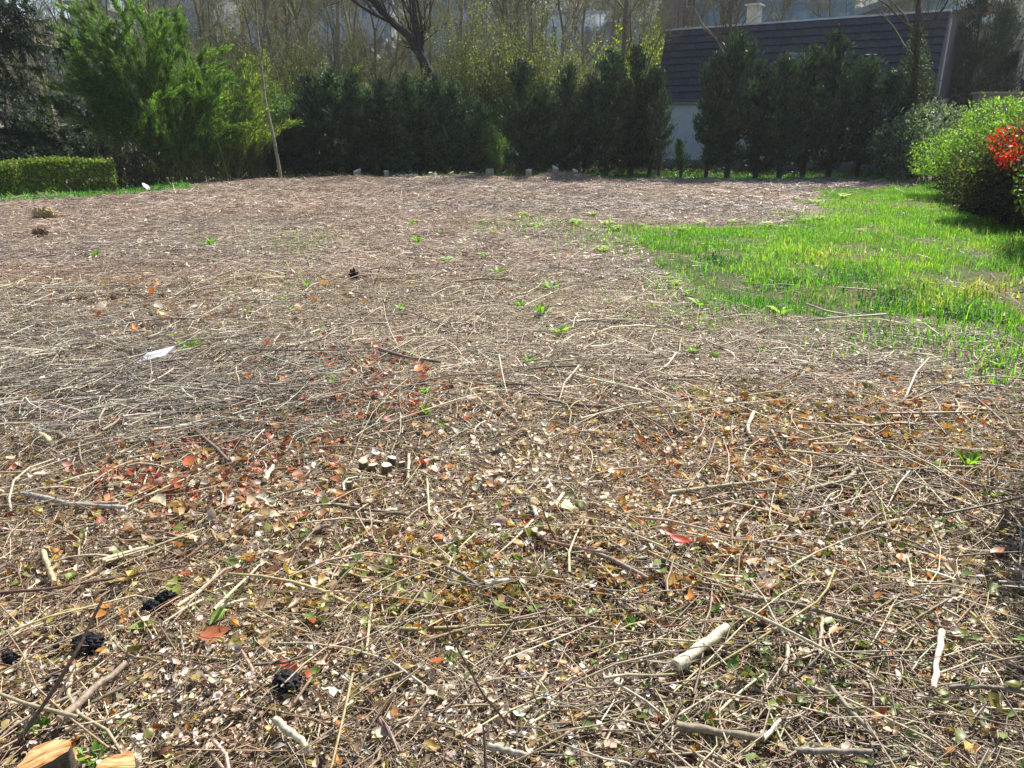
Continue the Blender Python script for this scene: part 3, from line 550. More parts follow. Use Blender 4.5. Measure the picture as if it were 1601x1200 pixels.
C = np.stack([cx+np.cos(a)*rr, np.sin(a)*rr, z], 1); D = rand_dirs(n); v, f = leaves(C, D, perp(D), R.uniform(.05, .09, n), .05); gi.add(v, f, rep(pick([(40, 52, 32), (52, 66, 36), (64, 72, 40)], n, jit=.25), 4)); link('ivy', gi.mesh('ivy', M_leaf, False), e)

# spring shrubs and undergrowth
def shrub_meshes(seed, w_, d_, h_, nst, nl, pal, leaf=(.06, .035), upr=.5, stem=(96, 88, 66)):
    rng = np.random.default_rng(seed); B = np.stack([rng.normal(0, w_*.16, nst), rng.normal(0, d_*.16, nst), np.zeros(nst)-.05], 1)
    a = rng.uniform(0, 6.28, nst); rr = np.sqrt(rng.random(nst)); T = np.stack([np.cos(a)*rr*w_/2, np.sin(a)*rr*d_/2, h_*(1-.45*rr**2)*rng.uniform(.6, 1.05, nst)], 1)
    K = 6; tt = np.linspace(0, 1, K)[None, :, None]; P = B[:, None]+(T-B)[:, None]*np.concatenate([tt**1.3, tt**1.3, tt**.85], 2)+rng.normal(0, .03, (nst, K, 3))
    r = .014*np.linspace(1, .25, K)[None]*np.ones((nst, 1)); gt = Geo(); v, q = tubes(P, r, 3, rng); gt.add(v, q, rep(pick([stem], nst, rng, .2), 3*K))
    m = nst*9; P2, R2, _ = sub_paths(P, r, m, .2, 1, .6, h_*.28, 4, .5, upr, .15, rng); v, q = tubes(P2, np.maximum(R2, .003), 3, rng); gt.add(v, q, rep(pick([stem], m, rng, .2), 12))
    k = rng.integers(0, m, nl); i = rng.integers(0, 3, nl); fr = rng.random((nl, 1)); C = P2[k, i]*(1-fr)+P2[k, i+1]*fr+rng.normal(0, .06, (nl, 3)); D = nrm(rand_dirs(nl, rng)+[0, 0, .3])
    gl = Geo(); v, f = leaves(C, D, perp(D, rng), leaf[0]*rng.uniform(.6, 1.4, nl), leaf[1]*rng.uniform(.7, 1.3, nl)); gl.add(v, f, rep(pick(pal, nl, rng, .22), 4))
    return gt.mesh('stems', M_bark), gl.mesh('foliage', M_leaf, False)
OLV = [(118, 128, 66), (136, 140, 80), (104, 118, 58), (150, 152, 96)]; YG = [(150, 166, 36), (168, 180, 48), (132, 150, 36)]; MG = [(78, 110, 48), (94, 126, 56), (66, 96, 42)]; DG = [(46, 62, 36), (56, 74, 42), (38, 52, 32)]
SH = {'olive': shrub_meshes(201, 3.4, 3, 5.2, 70, 12000, OLV, upr=.9), 'yellow': shrub_meshes(202, 3.2, 3, 4.4, 50, 11000, YG, (.08, .05)), 'mid': shrub_meshes(203, 3.0, 2.4, 3.4, 50, 8000, MG, (.08, .04), .6), 'dark': shrub_meshes(204, 3.0, 2.4, 2.2, 50, 8000, DG, (.09, .05))}
for kind, u, Y, s, lab in (('olive', 725, 31.5, 1.15, 'tall budding olive shrub behind the end of the dense conifer row'), ('olive', 780, 32.5, 1.25, 'tall budding olive shrub in the gap between the conifer groups'), ('olive', 830, 34, 1.2, 'tall budding olive shrub behind the second conifer group'), ('olive', 880, 36, 1.1, 'budding olive shrub beyond the tall conifers, lower than its neighbour'),
                           ('olive', 400, 34, 1.1, 'budding olive thicket behind the thin pale trunk'), ('olive', 470, 36, 1.15, 'budding olive thicket above the dense conifer row start'), ('olive', 560, 37, 1.0, 'budding olive thicket above the dense conifer row middle'), ('olive', 320, 36, 1.05, 'budding olive thicket behind the bamboo plumes'),
                           ('yellow', 990, 40, 1.5, 'bright yellow-green bush at the edge of the slate roof'), ('yellow', 645, 34, .72, 'yellow-green bush showing through under the bending tree'),
                           ('mid', 775, 29.6, .55, 'fresh green bush low in the gap between conifer groups'), ('mid', 440, 31, 1.0, 'mid green bush behind the thin pale trunk'), ('mid', 740, 31, .9, 'mid green bush behind the end of the dense row'), ('mid', 395, 27.6, .45, 'low grey-green bush at the foot of the smaller bamboo'), ('mid', 540, 32.5, 1.2, 'mid green bush rising behind the dense conifers'),
                           ('dark', 150, 30, 1.0, 'dark bush under the bamboo behind the clipped hedge'), ('dark', 60, 27, 1.0, 'dark bush between the spruce and the bamboo'), ('dark', 430, 28.6, .8, 'dark bush at the foot of the pale trunk'), ('dark', 345, 29.5, .9, 'dark bush under the bamboo near the pale trunk'), ('dark', 860, 31, 1.0, 'dark bush behind the second conifer group'), ('dark', 960, 31, 1.0, 'dark bush behind the tallest conifers'), ('dark', 600, 31.5, 1.1, 'dark bush behind the dense conifer row'), ('dark', 260, 28.4, .9, 'dark bush within the foot of the big bamboo')):
    b = at(u, 280, Y); plant('shrub', (b[0], Y, -.05), [('stems', SH[kind][0]), ('foliage', SH[kind][1])], lab, 'shrub', rz=R.uniform(0, 6.28), sc=s)
ev = conifer_meshes(150, 7.2, 1.5, 15000, .04, [(44, 60, 42), (54, 70, 48), (38, 52, 38)])
for u, Y, s, lab in ((1492, 33.5, 1.0, 'broad dark evergreen at the end of the house'), (1535, 35, .92, 'dark evergreen between the house end and the columnar cypresses')):
    b = at(u, 280, Y); plant('evergreen_tree', (b[0], Y, -.05), [('trunk', ev[0]), ('crown', ev[1])], lab, 'tree', rz=u, sc=s)
# low ground cover along the foot of the trees
g = Geo(); n = 16000; x = R.uniform(-17, 16, n); y = R.uniform(27.7, 34, n); k = x > np.interp(y, [0, 50], [-24, -24]); 
C = np.stack([x, y, hgt(x, y)+R.beta(1, 2, n)*.28], 1); D = nrm(rand_dirs(n)+[0, 0, .4]); v, f = leaves(C, D, perp(D), R.uniform(.06, .13, n), .055); g.add(v, f, rep(pick([(46, 62, 36), (60, 80, 40), (74, 92, 46), (86, 80, 56)], n), 4))
o = link('undergrowth', g.mesh('undergrowth', M_leaf, False)); tag(o, 'low ivy and weeds under the conifers', 'undergrowth', kind='stuff')

# ------------------------------------------------------------------ hedges
def lumpy_crown(seed, cx, n, size, pal, leaf, surf=.75, floor=.15, sprig=.16, mat_=None, gloss=None, colf=None):
    """leaves spread through overlapping lumps. CX = list of (x, y, z, rx, ry, rz)"""
    rng = np.random.default_rng(seed); cx = np.array(cx, float); wv = (cx[:, 3]*cx[:, 4]+cx[:, 3]*cx[:, 5]); k = rng.choice(len(cx), n, p=wv/wv.sum())
    d = rand_dirs(n, rng); r = np.where(rng.random(n) < surf, rng.uniform(.82, 1.06, n), rng.random(n)**.5)
    r = r*(.86+.28*noise2(d[:, 0]*3+k*5, d[:, 2]*3+d[:, 1]*2, seed))
    sg = rng.random(n) < sprig; sh = np.floor(d[:, 0]*7)*13+np.floor(d[:, 1]*7)*7+np.floor(d[:, 2]*7)+k*3.7; r = np.where(sg & (_tab[(sh.astype(int)) & 255, 7] > .45), r*rng.uniform(1.0, 1.32, n), r)
    C = cx[k, :3]+d*r[:, None]*cx[k, 3:]; C[:, 2] = np.maximum(C[:, 2], floor+rng.random(n)*.1)
    D = nrm(rand_dirs(n, rng)+d*.5+[0, 0, .4]); Nn = nrm(np.cross(D, np.cross(d+rng.normal(0, .5, (n, 3)), D)))
    c = pick(pal, n, rng, .2)
    if colf is not None: c = colf(C, c, rng)
    v, f = leaves8(C, D, Nn, leaf[0]*rng.uniform(.6, 1.3, n), leaf[1]*rng.uniform(.7, 1.2, n), .15, -.08) if n <= 9000 else leaves(C, D, Nn, leaf[0]*rng.uniform(.6, 1.3, n), leaf[1]*rng.uniform(.7, 1.2, n), .15, -.05)
    g = Geo(); g.add(v, f, rep(c, len(v)//n)); return g.mesh('foliage', mat_ or M_leaf, False), C
def stems_mesh(seed, pts, n, h_, sp_, colr=(80, 66, 52)):
    rng = np.random.default_rng(seed); P = np.zeros((n, 4, 3)); b = np.array(pts)[rng.integers(0, len(pts), n)]+np.c_[rng.normal(0, .12, (n, 2)), np.zeros(n)]
    tgt = b+np.c_[rng.normal(0, sp_, (n, 2)), rng.uniform(.5, 1, n)*h_]; tt = np.linspace(0, 1, 4)[None, :, None]; P = b[:, None]*(1-tt)+tgt[:, None]*tt+rng.normal(0, .03, (n, 4, 3)); P[:, 0, 2] = -.05
    g = Geo(); v, q = tubes(P, .014*np.linspace(1, .4, 4)[None]*np.ones((n, 1)), 5, rng); g.add(v, q, rep(pick([colr], n, rng), 20)); return g.mesh('stems', M_bark)
# clipped hedge on the left
def box_hedge(u0, u1, Y0, Y1, h_, dep, n, pal, label, seed):
    a = at(u0, 300, Y0); b = at(u1, 300, Y1); rng = np.random.default_rng(seed); L_ = math.hypot(b[0]-a[0], b[1]-a[1]); e_ = np.array([(b[0]-a[0])/L_, (b[1]-a[1])/L_]); nn = np.array([-e_[1], e_[0]])
    s = rng.uniform(0, L_, n); side = rng.random(n); d = rng.uniform(0, dep, n); z = rng.uniform(.05, h_, n)
    face = side < .5; top = (side >= .5) & (side < .85); d = np.where(face, np.abs(rng.normal(0, .05, n)), d); z = np.where(top, h_+rng.normal(0, .035, n), z)
    bul = (noise2(s*2.5, z*2.5, seed)-.5)*.22; P = e_[None]*s[:, None]+nn[None]*(d+bul)[:, None]; C = np.stack([P[:, 0], P[:, 1], z+(noise2(s*1.7, d*2, 3)-.5)*.12], 1); D = nrm(rand_dirs(n, rng)+[0, 0, .35])
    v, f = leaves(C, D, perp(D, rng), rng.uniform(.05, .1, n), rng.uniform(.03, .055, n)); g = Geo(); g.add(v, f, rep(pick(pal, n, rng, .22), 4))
    e = empty('clipped_hedge', (a[0], a[1], 0), label, 'hedge'); link('foliage', g.mesh('foliage', M_leaf, False), e)
    st = [(e_[0]*q+nn[0]*dep*.5, e_[1]*q+nn[1]*dep*.5, 0) for q in np.arange(.2, L_, .3)]; link('stems', stems_mesh(seed+1, st, len(st)*4, h_*.8, .12), e)
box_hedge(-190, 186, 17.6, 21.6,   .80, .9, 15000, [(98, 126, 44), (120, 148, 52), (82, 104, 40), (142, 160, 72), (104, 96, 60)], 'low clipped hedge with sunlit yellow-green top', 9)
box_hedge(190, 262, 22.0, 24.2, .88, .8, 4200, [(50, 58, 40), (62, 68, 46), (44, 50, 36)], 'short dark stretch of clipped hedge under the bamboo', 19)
# hedge of mixed shrubs on the right
GREENS = [(104, 140, 48), (126, 160, 60), (88, 120, 42), (148, 176, 84), (112, 140, 62)]; DARKG = [(52, 72, 36), (64, 86, 40), (44, 58, 32), (84, 100, 52)]
def low_dark(lim):
    def f(C, c, rng): return c
    return f
def hedge_shrub(name, X, Y, lumps, n, pal, leaf, label, seed, nst=26, h_=1.2, floor=.15, spread=.4, sprig=.16, colf=None, extra=None, group='mixed shrubs of the hedge along the plot'):
    e = empty(name, (X, Y, 0), label, 'shrub', group); me, C = lumpy_crown(seed, lumps, n, 1, pal, leaf, floor=floor, sprig=sprig, colf=colf); link('foliage', me, e)
    link('stems', stems_mesh(seed+1, [(0, 0, 0), (.3, .3, 0), (-.2, .2, 0), (.4, -.3, 0)], nst, h_, spread), e)
    if extra: extra(e)
    return e
p = at(1500, 300, 18.5)
hedge_shrub('green_shrub', p[0]+.85, 18.9, [(0, 0, .95, 1.05, 1.2, .85), (.15, .3, 1.65, .8, .9, .62), (-.55, .9, .8, .8, .9, .7), (.9, .2, 1.45, .8, .9, .8), (.5, -.9, 1.1, .9, .9, .85), (-.35, -.3, .75, .8, .8, .65)], 21000, GREENS, (.075, .04), 'rounded light green shrub at the far end of the hedge', 301, floor=.55)
p = at(1470, 290, 22.3)
hedge_shrub('green_shrub', p[0]+.7, 22.5, [(0, 0, .7, .8, .8, .7), (.4, .2, 1.25, .7, .7, .55)], 7000, [(92, 120, 62), (110, 136, 80), (80, 104, 56)], (.085, .045), 'small grey-green shrub between the light green shrub and the bare tree', 303)
for X, Y, lab, sd_ in ((9.75, 16.4, 'low shrub added as painted shade between the light green and the red-tipped shrubs', 341), (11.0, 19.3, 'low shrub added as painted shade under the light green shrub', 344), (8.65, 14.0, 'low shrub added as painted shade at the foot of the red-tipped shrub', 347)):
    hedge_shrub('shade_fill_shrub', X, Y, [(0, 0, .5, .9, 1.3, .55), (.4, .3, .75, .9, 1.3, .6), (-.1, -.6, .45, .85, 1.1, .5)], 10000, [(40, 50, 34), (50, 58, 36), (62, 56, 42), (36, 44, 30)], (.07, .04), lab, sd_, h_=.8)  # added shrubs, leaves coloured dark to stand for the shaded foot of the hedge
# red photinia: older leaves dark green, young leaves red
def photinia(X, Y, label, seed, lumps, n, nred, redc, redr):
    def ex(e):
        rng = np.random.default_rng(seed+7); d = rand_dirs(nred, rng); r = rng.random(nred)**.5
        sub = np.array([(0, 0, 0, 1), (.35, .3, .12, .8), (-.35, .2, -.12, .6), (.1, -.5, -.15, .7), (.6, -.2, .1, .7), (-.1, .7, .05, .6), (-.5, -.3, -.25, .45)]); q_ = rng.integers(0, len(sub), nred)
        C = np.array(redc)+sub[q_, :3]*np.array([1, 1, 1])+d*(r*sub[q_, 3])[:, None]*np.array(redr)*np.array([.6, .6, .75])*(.6+.8*noise2(d[:, 0]*3+q_*3, d[:, 2]*3+d[:, 1], 2))[:, None]+rng.normal(0, .04, (nred, 3)); D = nrm(rand_dirs(nred, rng)+[0, -.2, .8]); g = Geo(); v, f = leaves(C, D, perp(D, rng), rng.uniform(.05, .1, nred), rng.uniform(.025, .04, nred)); g.add(v, f, rep(pick([(196, 40, 26), (214, 60, 32), (160, 40, 30), (186, 84, 52), (120, 60, 40)], nred, rng, .2), 4)); o = link('young_leaves', g.mesh('young_leaves', M_leaf, False), e); o['label'] = 'bright red young leaves'
    return hedge_shrub('red_tipped_shrub', X, Y, lumps, n, [(62, 84, 38), (84, 108, 48), (52, 70, 34), (104, 124, 60), (98, 70, 44)], (.085, .04), label, seed, extra=ex)
pr = at(1590, 225, 13.8)
photinia(pr[0]+.45, 13.8, 'dark green shrub tipped with bright red young leaves in the hedge', 311, [(0, 0, .9, .95, 1.1, .8), (.2, .3, 1.2, .9, .9, .52), (-.25, .7, .8, .8, .8, .65), (.5, -.6, .9, .8, .8, .75)], 15000, 2400, (-.3, -.25, 1.38), (.72, .85, .4))
p = at(1530, 300, 16.3)
hedge_shrub('green_shrub', p[0]+.75, 16.2, [(0, 0, .8, .95, 1.0, .75), (.3, .2, 1.25, .85, .9, .6)], 12000, GREENS[:3]+DARKG, (.08, .042), 'mid green shrub between the red-tipped and the light green shrub', 315)
# the hedge goes on along the plot towards the viewer
for i, (Y, X) in enumerate([(10.9, 7.75), (8.6, 6.75), (6.3, 5.5), (4.4, 4.22), (2.9, 3.1)]):
    hedge_shrub('green_shrub', X, Y, [(0, 0, .9, .8, 1.2, .85), (.2, .2, 1.7, .8, 1.1, .75), (.5, -.4, 1.0, .8, 1.0, .85)], 8000, DARKG+GREENS[:1], (.085, .045), 'dark green shrub of the hedge nearer the viewer, %s after the red-tipped one' % ORD[i], 330+3*i, spread=.12, sprig=0)

# grey-green bush, cypresses, wall beyond the hedge
p = at(1500, 160, 24.5); hedge_shrub('grey_green_bush', p[0], 25.5, [(0, 0, 1.4, 1.5, 1.2, .9), (-.9, .2, 1.0, 1.0, .9, .8), (1.0, .2, 1.2, 1.0, 1.0, .8)], 9000, [(84, 100, 78), (100, 116, 94), (72, 88, 66), (120, 134, 116)], (.11, .05), 'grey-green glossy bush behind the light green shrub', 350, group='mixed shrubs beyond the hedge')
for u, vt, lab in ((1564, 60, 'narrow dark columnar cypress behind the stone wall'), (1594, 50, 'second narrow dark cypress, nearer the picture edge, behind the stone wall')):
    b = at(u, 200, 34); m_ = conifer_meshes(400+u, 4.6, .34, 5200, .03, [(30, 42, 30), (38, 52, 36), (26, 36, 28)]); plant('columnar_cypress', (b[0], 34, .2), [('trunk', m_[0]), ('crown', m_[1])], lab, 'cypress', 'columnar cypresses', sc=(at(u, vt, 34)[2])/4.6)

# ------------------------------------------------------------------ boxes and buildings
def box_geo(g, x0, x1, y0, y1, z0, z1, c, mi=0):
    v = [(x0, y0, z0), (x1, y0, z0), (x1, y1, z0), (x0, y1, z0), (x0, y0, z1), (x1, y0, z1), (x1, y1, z1), (x0, y1, z1)]
    g.add(v, np.array([(0, 3, 2, 1), (4, 5, 6, 7), (0, 1, 5, 4), (1, 2, 6, 5), (2, 3, 7, 6), (3, 0, 4, 7)]), c, mi)
def box_mesh(name, x0, x1, y0, y1, z0, z1, c, m): g = Geo(); box_geo(g, x0, x1, y0, y1, z0, z1, lin(*c)); return g.mesh(name, m, False)
# house with steep slate roof
A = at(1022, 200, 36.0); B_ = at(1452, 200, 30.0); A[2] = B_[2] = 0
ax = B_-A; HL = float(np.linalg.norm(ax)); ang = math.atan2(ax[1], ax[0])
house = empty('house', (A[0], A[1], 0), 'house with steep dark tiled roof and pale wall behind the conifers', 'house', None, ang)
ZE, ZR, SB = 2.73, 5.5, .85
link('wall', box_mesh('wall', .12, HL-.1, .25, 7.0, -.1, ZE+.05, (226, 228, 226), M_plain), house)
link('plinth', box_mesh('plinth', .08, HL-.06, .21, 7.04, -.1, .32, (128, 130, 122), M_plain), house)
link('cornice', box_mesh('cornice', -.02, HL+.02, .02, .246, ZE-.16, ZE-.02, (190, 196, 176), M_plain), house)
g = Geo(); g.add([(0, 0, ZE), (HL, 0, ZE), (HL, SB, ZR), (0, SB, ZR), (0, 7.2, ZE), (HL, 7.2, ZE), (HL, 7.2-SB, ZR), (0, 7.2-SB, ZR)], np.array([(0, 1, 2, 3), (3, 2, 6, 7), (5, 4, 7, 6), (4, 0, 3, 7), (1, 5, 6, 2), (4, 5, 1, 0)]), lin(58, 58, 66))
roof = link('roof', g.mesh('roof', M_plain, False), house)
NC, NT = 10, 30; cl = math.hypot(SB, ZR-ZE)/NC; tw = HL/NT; sl_ang = math.atan2(ZR-ZE, SB)
tg = Geo(); hh = cl*.99
def tile_mesh(k):
    g = Geo(); c = lin(*[(60, 61, 68), (54, 55, 62), (66, 66, 70)][k]); y0, y1 = -.055, -.02
    v = [(.004, 0, .0), (tw-.004, 0, .0), (tw-.004, hh, .0), (.004, hh, .0), (.004, 0, .075), (tw-.004, 0, .075), (tw-.004, hh, .012), (.004, hh, .012)]
    g.add(v, np.array([(0, 3, 2, 1), (4, 5, 6, 7), (0, 1, 5, 4), (1, 2, 6, 5), (3, 0, 4, 7), (2, 3, 7, 6)]), c); return g.mesh('roof_tile', M_tile, False)
M_tile = col_mat('slate_tile', .5, .4, .25, 5)
TM = [tile_mesh(k) for k in range(3)]
for i in range(NC):
    for j in range(NT):
        if i in (4, 5) and 15 <= j <= 16: continue
        t = link('roof_tile', TM[R.integers(0, 3)], roof); f = i/NC
        t.location = (j*tw, SB*f-.03, ZE+(ZR-ZE)*f+.012); t.rotation_euler = (sl_ang, 0, 0)
link('ridge_flashing', box_mesh('ridge_flashing', -.04, HL+.04, SB-.1, SB+.25, ZR+.005, ZR+.075, (196, 198, 200), M_plain), house)
link('gutter', box_mesh('gutter', -.05, HL+.05, -.14, -.045, ZE-.06, ZE+.03, (92, 96, 98), M_plain), house)
# roof window: blue glass in a pale frame
jx = 15*tw; y5 = SB*.4; z5 = ZE+(ZR-ZE)*.4
rw = link('roof_window', box_mesh('roof_window', jx+.02, jx+2*tw-.02, y5-.09, y5+.3, z5, z5+.52, (150, 158, 164), M_plain), house)
g = Geo(); box_geo(g, jx+.08, jx+2*tw-.08, y5-.105, y5-.08, z5+.07, z5+.46, lin(90, 130, 160)); link('pane', g.mesh('pane', M_sky_glass, False), rw)
ch = link('chimney', box_mesh('chimney', HL*.30, HL*.30+.46, SB+.5, SB+1.0, ZR-.3, ZR+.78, (204, 196, 176), M_plain), house)
link('chimney_cap', box_mesh('chimney_cap', HL*.30-.08, HL*.30+.54, SB+.4, SB+1.1, ZR+.785, ZR+.86, (214, 210, 200), M_plain), ch)
link('vent', box_mesh('vent', HL*.575, HL*.575+.16, .3, .62, ZE+1.55, ZE+1.75, (190, 196, 196), M_plain), house)
g = Geo(); v, q = tubes(np.array([[(HL+.16, -.1, -.05), (HL+.16, -.1, 2.7), (HL+.16, .25, 5.2)]]), np.array([[.03, .03, .03]]), 8); g.add(v, q, lin(170, 172, 170)); link('downpipe', g.mesh('downpipe', M_plain), house)

def building(name, u0, u1, vtop, Y, z0, colr, label, rows=0, cols=0, depth=12, roofc=None, cat='building', rz=0, wc=None, glass=None, ws=.55, band=None):
    a = at(u0, vtop, Y); b = at(u1, vtop, Y); z1 = a[2]; Wd = b[0]-a[0]; H_ = z1-z0
    e = empty(name, (a[0], Y, z0), label, cat, None, rz); link('wall', box_mesh('wall', 0, Wd, 0, depth, 0, H_, colr, M_plain), e)
    if roofc: link('roof', box_mesh('roof', -.4, Wd+.4, -.5, depth+.4, H_+.003, H_+.35, roofc, M_plain), e)
    if rows:
        cw = Wd/cols; rh = H_/rows; fw = cw*ws; fh = rh*ws
        fm = box_mesh('window', -fw/2, fw/2, -.06, .02, -fh/2, fh/2, wc or (190, 194, 196), M_plain); pm = box_mesh('pane', -fw/2+.08, fw/2-.08, -.1, -.061, -fh/2+.08, fh/2-.08, (80, 96, 108), glass or M_glass)
        for r in range(rows):
            for c in range(cols):
                o = link('window', fm, e, (cw*(c+.5), 0, rh*(r+.5))); link('pane', pm, o)
    return e
building('apartment_tower', -6, 50, 47, 120, 2, (176, 168, 84), 'yellowish apartment tower seen past the spruce', 7, 4, roofc=(120, 124, 120))
building('apartment_block', 106, 132, 6, 110, 3, (150, 152, 158), 'grey concrete tower above the bamboo, nearest the open sky', 9, 2, roofc=(120, 126, 130))
building('apartment_block', 136, 166, -30, 118, 3, (166, 176, 182), 'pale tower with bluish glass above the bamboo plumes', 10, 3, glass=M_sky_glass, roofc=(130, 136, 140))
building('apartment_block', 174, 330, -20, 130, 3, (140, 142, 148), 'long grey apartment block behind the bamboo tops', 7, 12, roofc=(110, 112, 118))
building('apartment_block', 380, 610, 6, 125, 3, (164, 168, 178), 'long pale grey block behind the woodland centre', 6, 14, roofc=(124, 128, 136))
building('apartment_block', 640, 830, -10, 115, 3, (146, 156, 176), 'bluish grey apartment block behind the bending tree', 6, 12, roofc=(116, 124, 136))
building('low_house', 858, 945, 22, 95, 3, (206, 210, 214), 'low white house behind the second conifer group', 2, 5, roofc=(140, 150, 160))
e = building('low_house', 955, 1072, 34, 85, 2, (170, 178, 184), 'low building with bright white roof edge behind the yellow-green bush', 2, 6, roofc=(236, 238, 240))
building('brick_building', 1072, 1106, -40, 70, 1, (116, 88, 78), 'red-brown brick building behind the roof corner', 4, 2, roofc=(96, 80, 74))
building('glass_building', 1108, 1345, -60, 66, 1, (96, 124, 140), 'blue glazed building above the slate roof', 4, 7, glass=M_sky_glass, ws=.82, wc=(112, 136, 150))
building('low_house', 1440, 1492, -6, 46, 1, (132, 160, 170), 'pale blue house past the roof end', 2, 2, roofc=(150, 164, 172), depth=7, glass=M_glass, wc=(160, 180, 188))
building('brick_house', 1546, 1576, 4, 60, 3, (150, 96, 66), 'small brown brick house high at the edge', 2, 2, roofc=(226, 226, 224), depth=7)
building('low_house', 1552, 1680, 36, 44, .5, (160, 156, 146), 'low grey house with white roof edge behind the cypresses', 2, 4, roofc=(226, 228, 228), depth=8)
# far woods on the hill
g = Geo(); n = 30000; y = R.uniform(78, 215, n); x = R.uniform(-1, 1, n)*y*.8; k = R.random(n) < .3+.9*noise2(x*.06, y*.06, 30); x, y = x[k], y[k]; n = len(x)
C = np.stack([x, y, hill_z(x, y)+R.random(n)*1.6], 1); D = nrm(rand_dirs(n)+[0, 0, .3]); v, f = leaves(C, D, perp(D), R.uniform(.6, 1.6, n), R.uniform(.4, 1.0, n)); g.add(v, f, rep(pick([(70, 76, 62), (84, 82, 70), (64, 74, 52), (92, 88, 78), (76, 92, 58)], n), 4))
o = link('far_woods', g.mesh('far_woods', M_needle, False)); tag(o, 'bluish woods covering the far slope', 'woods', kind='stuff')
# stone wall beyond the hedge: rubble stones proud of a mortar core under a coping
wa = at(1528, 165, 24.0); wa_top = at(1575, 143, 24.0)[2]; wl = empty('stone_wall', (wa[0], 24.0, 0), 'grey rubble stone wall beyond the red-tipped hedge', 'wall')
WL = 4.2; link('core', box_mesh('core', 0, WL, 0, .3, -.1, wa_top-.06, (120, 112, 100), M_plain), wl); link('coping', box_mesh('coping', -.05, WL+.05, -.06, .36, wa_top-.055, wa_top, (138, 132, 124), M_plain), wl)
SM = []
for k in range(4):
    g = Geo(); bl = R.uniform(-.012, .012, (8, 3)); l_, hh_ = .26+.04*k, .15
    v = np.array([(0, -.03, 0), (l_, -.03, 0), (l_, .02, 0), (0, .02, 0), (0, -.03, hh_), (l_, -.03, hh_), (l_, .02, hh_), (0, .02, hh_)])+bl
    g.add(v, np.array([(0, 3, 2, 1), (4, 5, 6, 7), (0, 1, 5, 4), (1, 2, 6, 5), (2, 3, 7, 6), (3, 0, 4, 7)]), lin(*[(118, 110, 98), (100, 94, 86), (134, 124, 110), (110, 100, 88)][k])); SM.append((l_, g.mesh('stone', M_stick, False)))
z = .05
for row in range(int((wa_top-.15)/.168)):
    s = R.uniform(0, .1)
    while s < WL-.4:
        l_, me = SM[R.integers(0, 4)]; st = link('stone', me, wl, (s, 0, z)); s += l_+.022
    z += .168

# ------------------------------------------------------------------ loose things on the plot
LAND = [('the white slab', 247, 567), ('the far black lump', 555, 437), ('the cluster of cut stumps', 600, 732), ('the snaking pale root', 1172, 675), ('the pale sawn log', 1095, 1030), ('the holed charcoal lump', 450, 1093), ('the sawn stump', 72, 1179),
        ('the big red leaf', 1055, 860), ('the splintered stake', 1460, 1055), ('the pinkish curled leaf', 340, 1023), ('the two tan rocks', 70, 355), ('the grass patch corner', 1030, 440), ('the red-leaf patch', 400, 690), ('the double lump of charcoal', 254, 965), ('the cut log pair', 85, 703),
        ('the hedge shadow', 1575, 650), ('the far mound', 870, 282), ('the olive-leaf patch', 740, 950), ('the forked grey branch', 120, 805), ('the dark fork of branches', 1310, 755), ('the bottom pair of logs', 1200, 1180), ('the orange cupped leaf', 685, 1066), ('the far cut stumps', 700, 276), ('the clipped hedge', 100, 300)]
_pos = np.array([ground_px(u, v) for _, u, v in LAND]); USED = set()
def where(u, v, skip=()):
    p = np.array(ground_px(u, v)); d = np.linalg.norm(_pos-p, axis=1)/max(p[1], 1); o = [i for i in np.argsort(d) if LAND[i][0] not in skip][:6]
    opts = []
    if d[o[0]] < .03: opts.append('right beside %s' % LAND[o[0]][0])
    opts += ['between %s and %s' % (LAND[o[0]][0], LAND[o[1]][0]), 'near %s, towards %s' % (LAND[o[0]][0], LAND[o[2]][0]), 'near %s, on the side of %s' % (LAND[o[1]][0], LAND[o[3]][0]), 'off %s towards %s' % (LAND[o[2]][0], LAND[o[1]][0]), 'off %s towards %s' % (LAND[o[0]][0], LAND[o[4]][0])]
    return opts
def unique(prefix, u, v, skip=()):
    for w_ in where(u, v, skip):
        s = '%s %s' % (prefix, w_)
        if len(s.split()) <= 16 and s not in USED: USED.add(s); return s
    s = prefix+' by itself'; USED.add(s); return s
def stick_geo(P, rad, S, c, cut=None, knots=True, end_taper=.8, rng=R):
    K = 9; P = trunk_path(P, K)[0]; P = P+np.r_[np.zeros((1, 3)), rng.normal(0, rad*.14, (K-2, 3)), np.zeros((1, 3))]
    rr = rad*np.linspace(1, end_taper, K)*(1+rng.normal(0, .045, K)); v, q = tubes(P[None], rr[None], S, rng); g = Geo(); base = lin(*c)
    cc = np.clip(base*(1+rng.normal(0, .1, (len(v), 1))), .01, .9); v = v+rng.normal(0, rad*.05, v.shape); g.add(v, q, cc)
    cutc = lin(*(cut or (min(c[0]+50, 240), min(c[1]+40, 220), min(c[2]+20, 190))))
    for e, rv in ((0, True), (K-1, False)):
        ring = v[e*S:(e+1)*S]; ctr = ring.mean(0); f = np.array([[S, (j+1) % S, j] if rv else [S, j, (j+1) % S] for j in range(S)]); g.add(np.vstack([ring, ctr]), f, cutc)
    return g
def gpt(u, v, lift=0.0):
    x, y = ground_px(u, v); return np.array([x, y, float(hgt(x, y))+lift])
GB, BR, RB, PL, DK, GN = (164, 152, 132), (132, 110, 90), (122, 84, 70), (214, 200, 168), (92, 78, 66), (136, 132, 84)
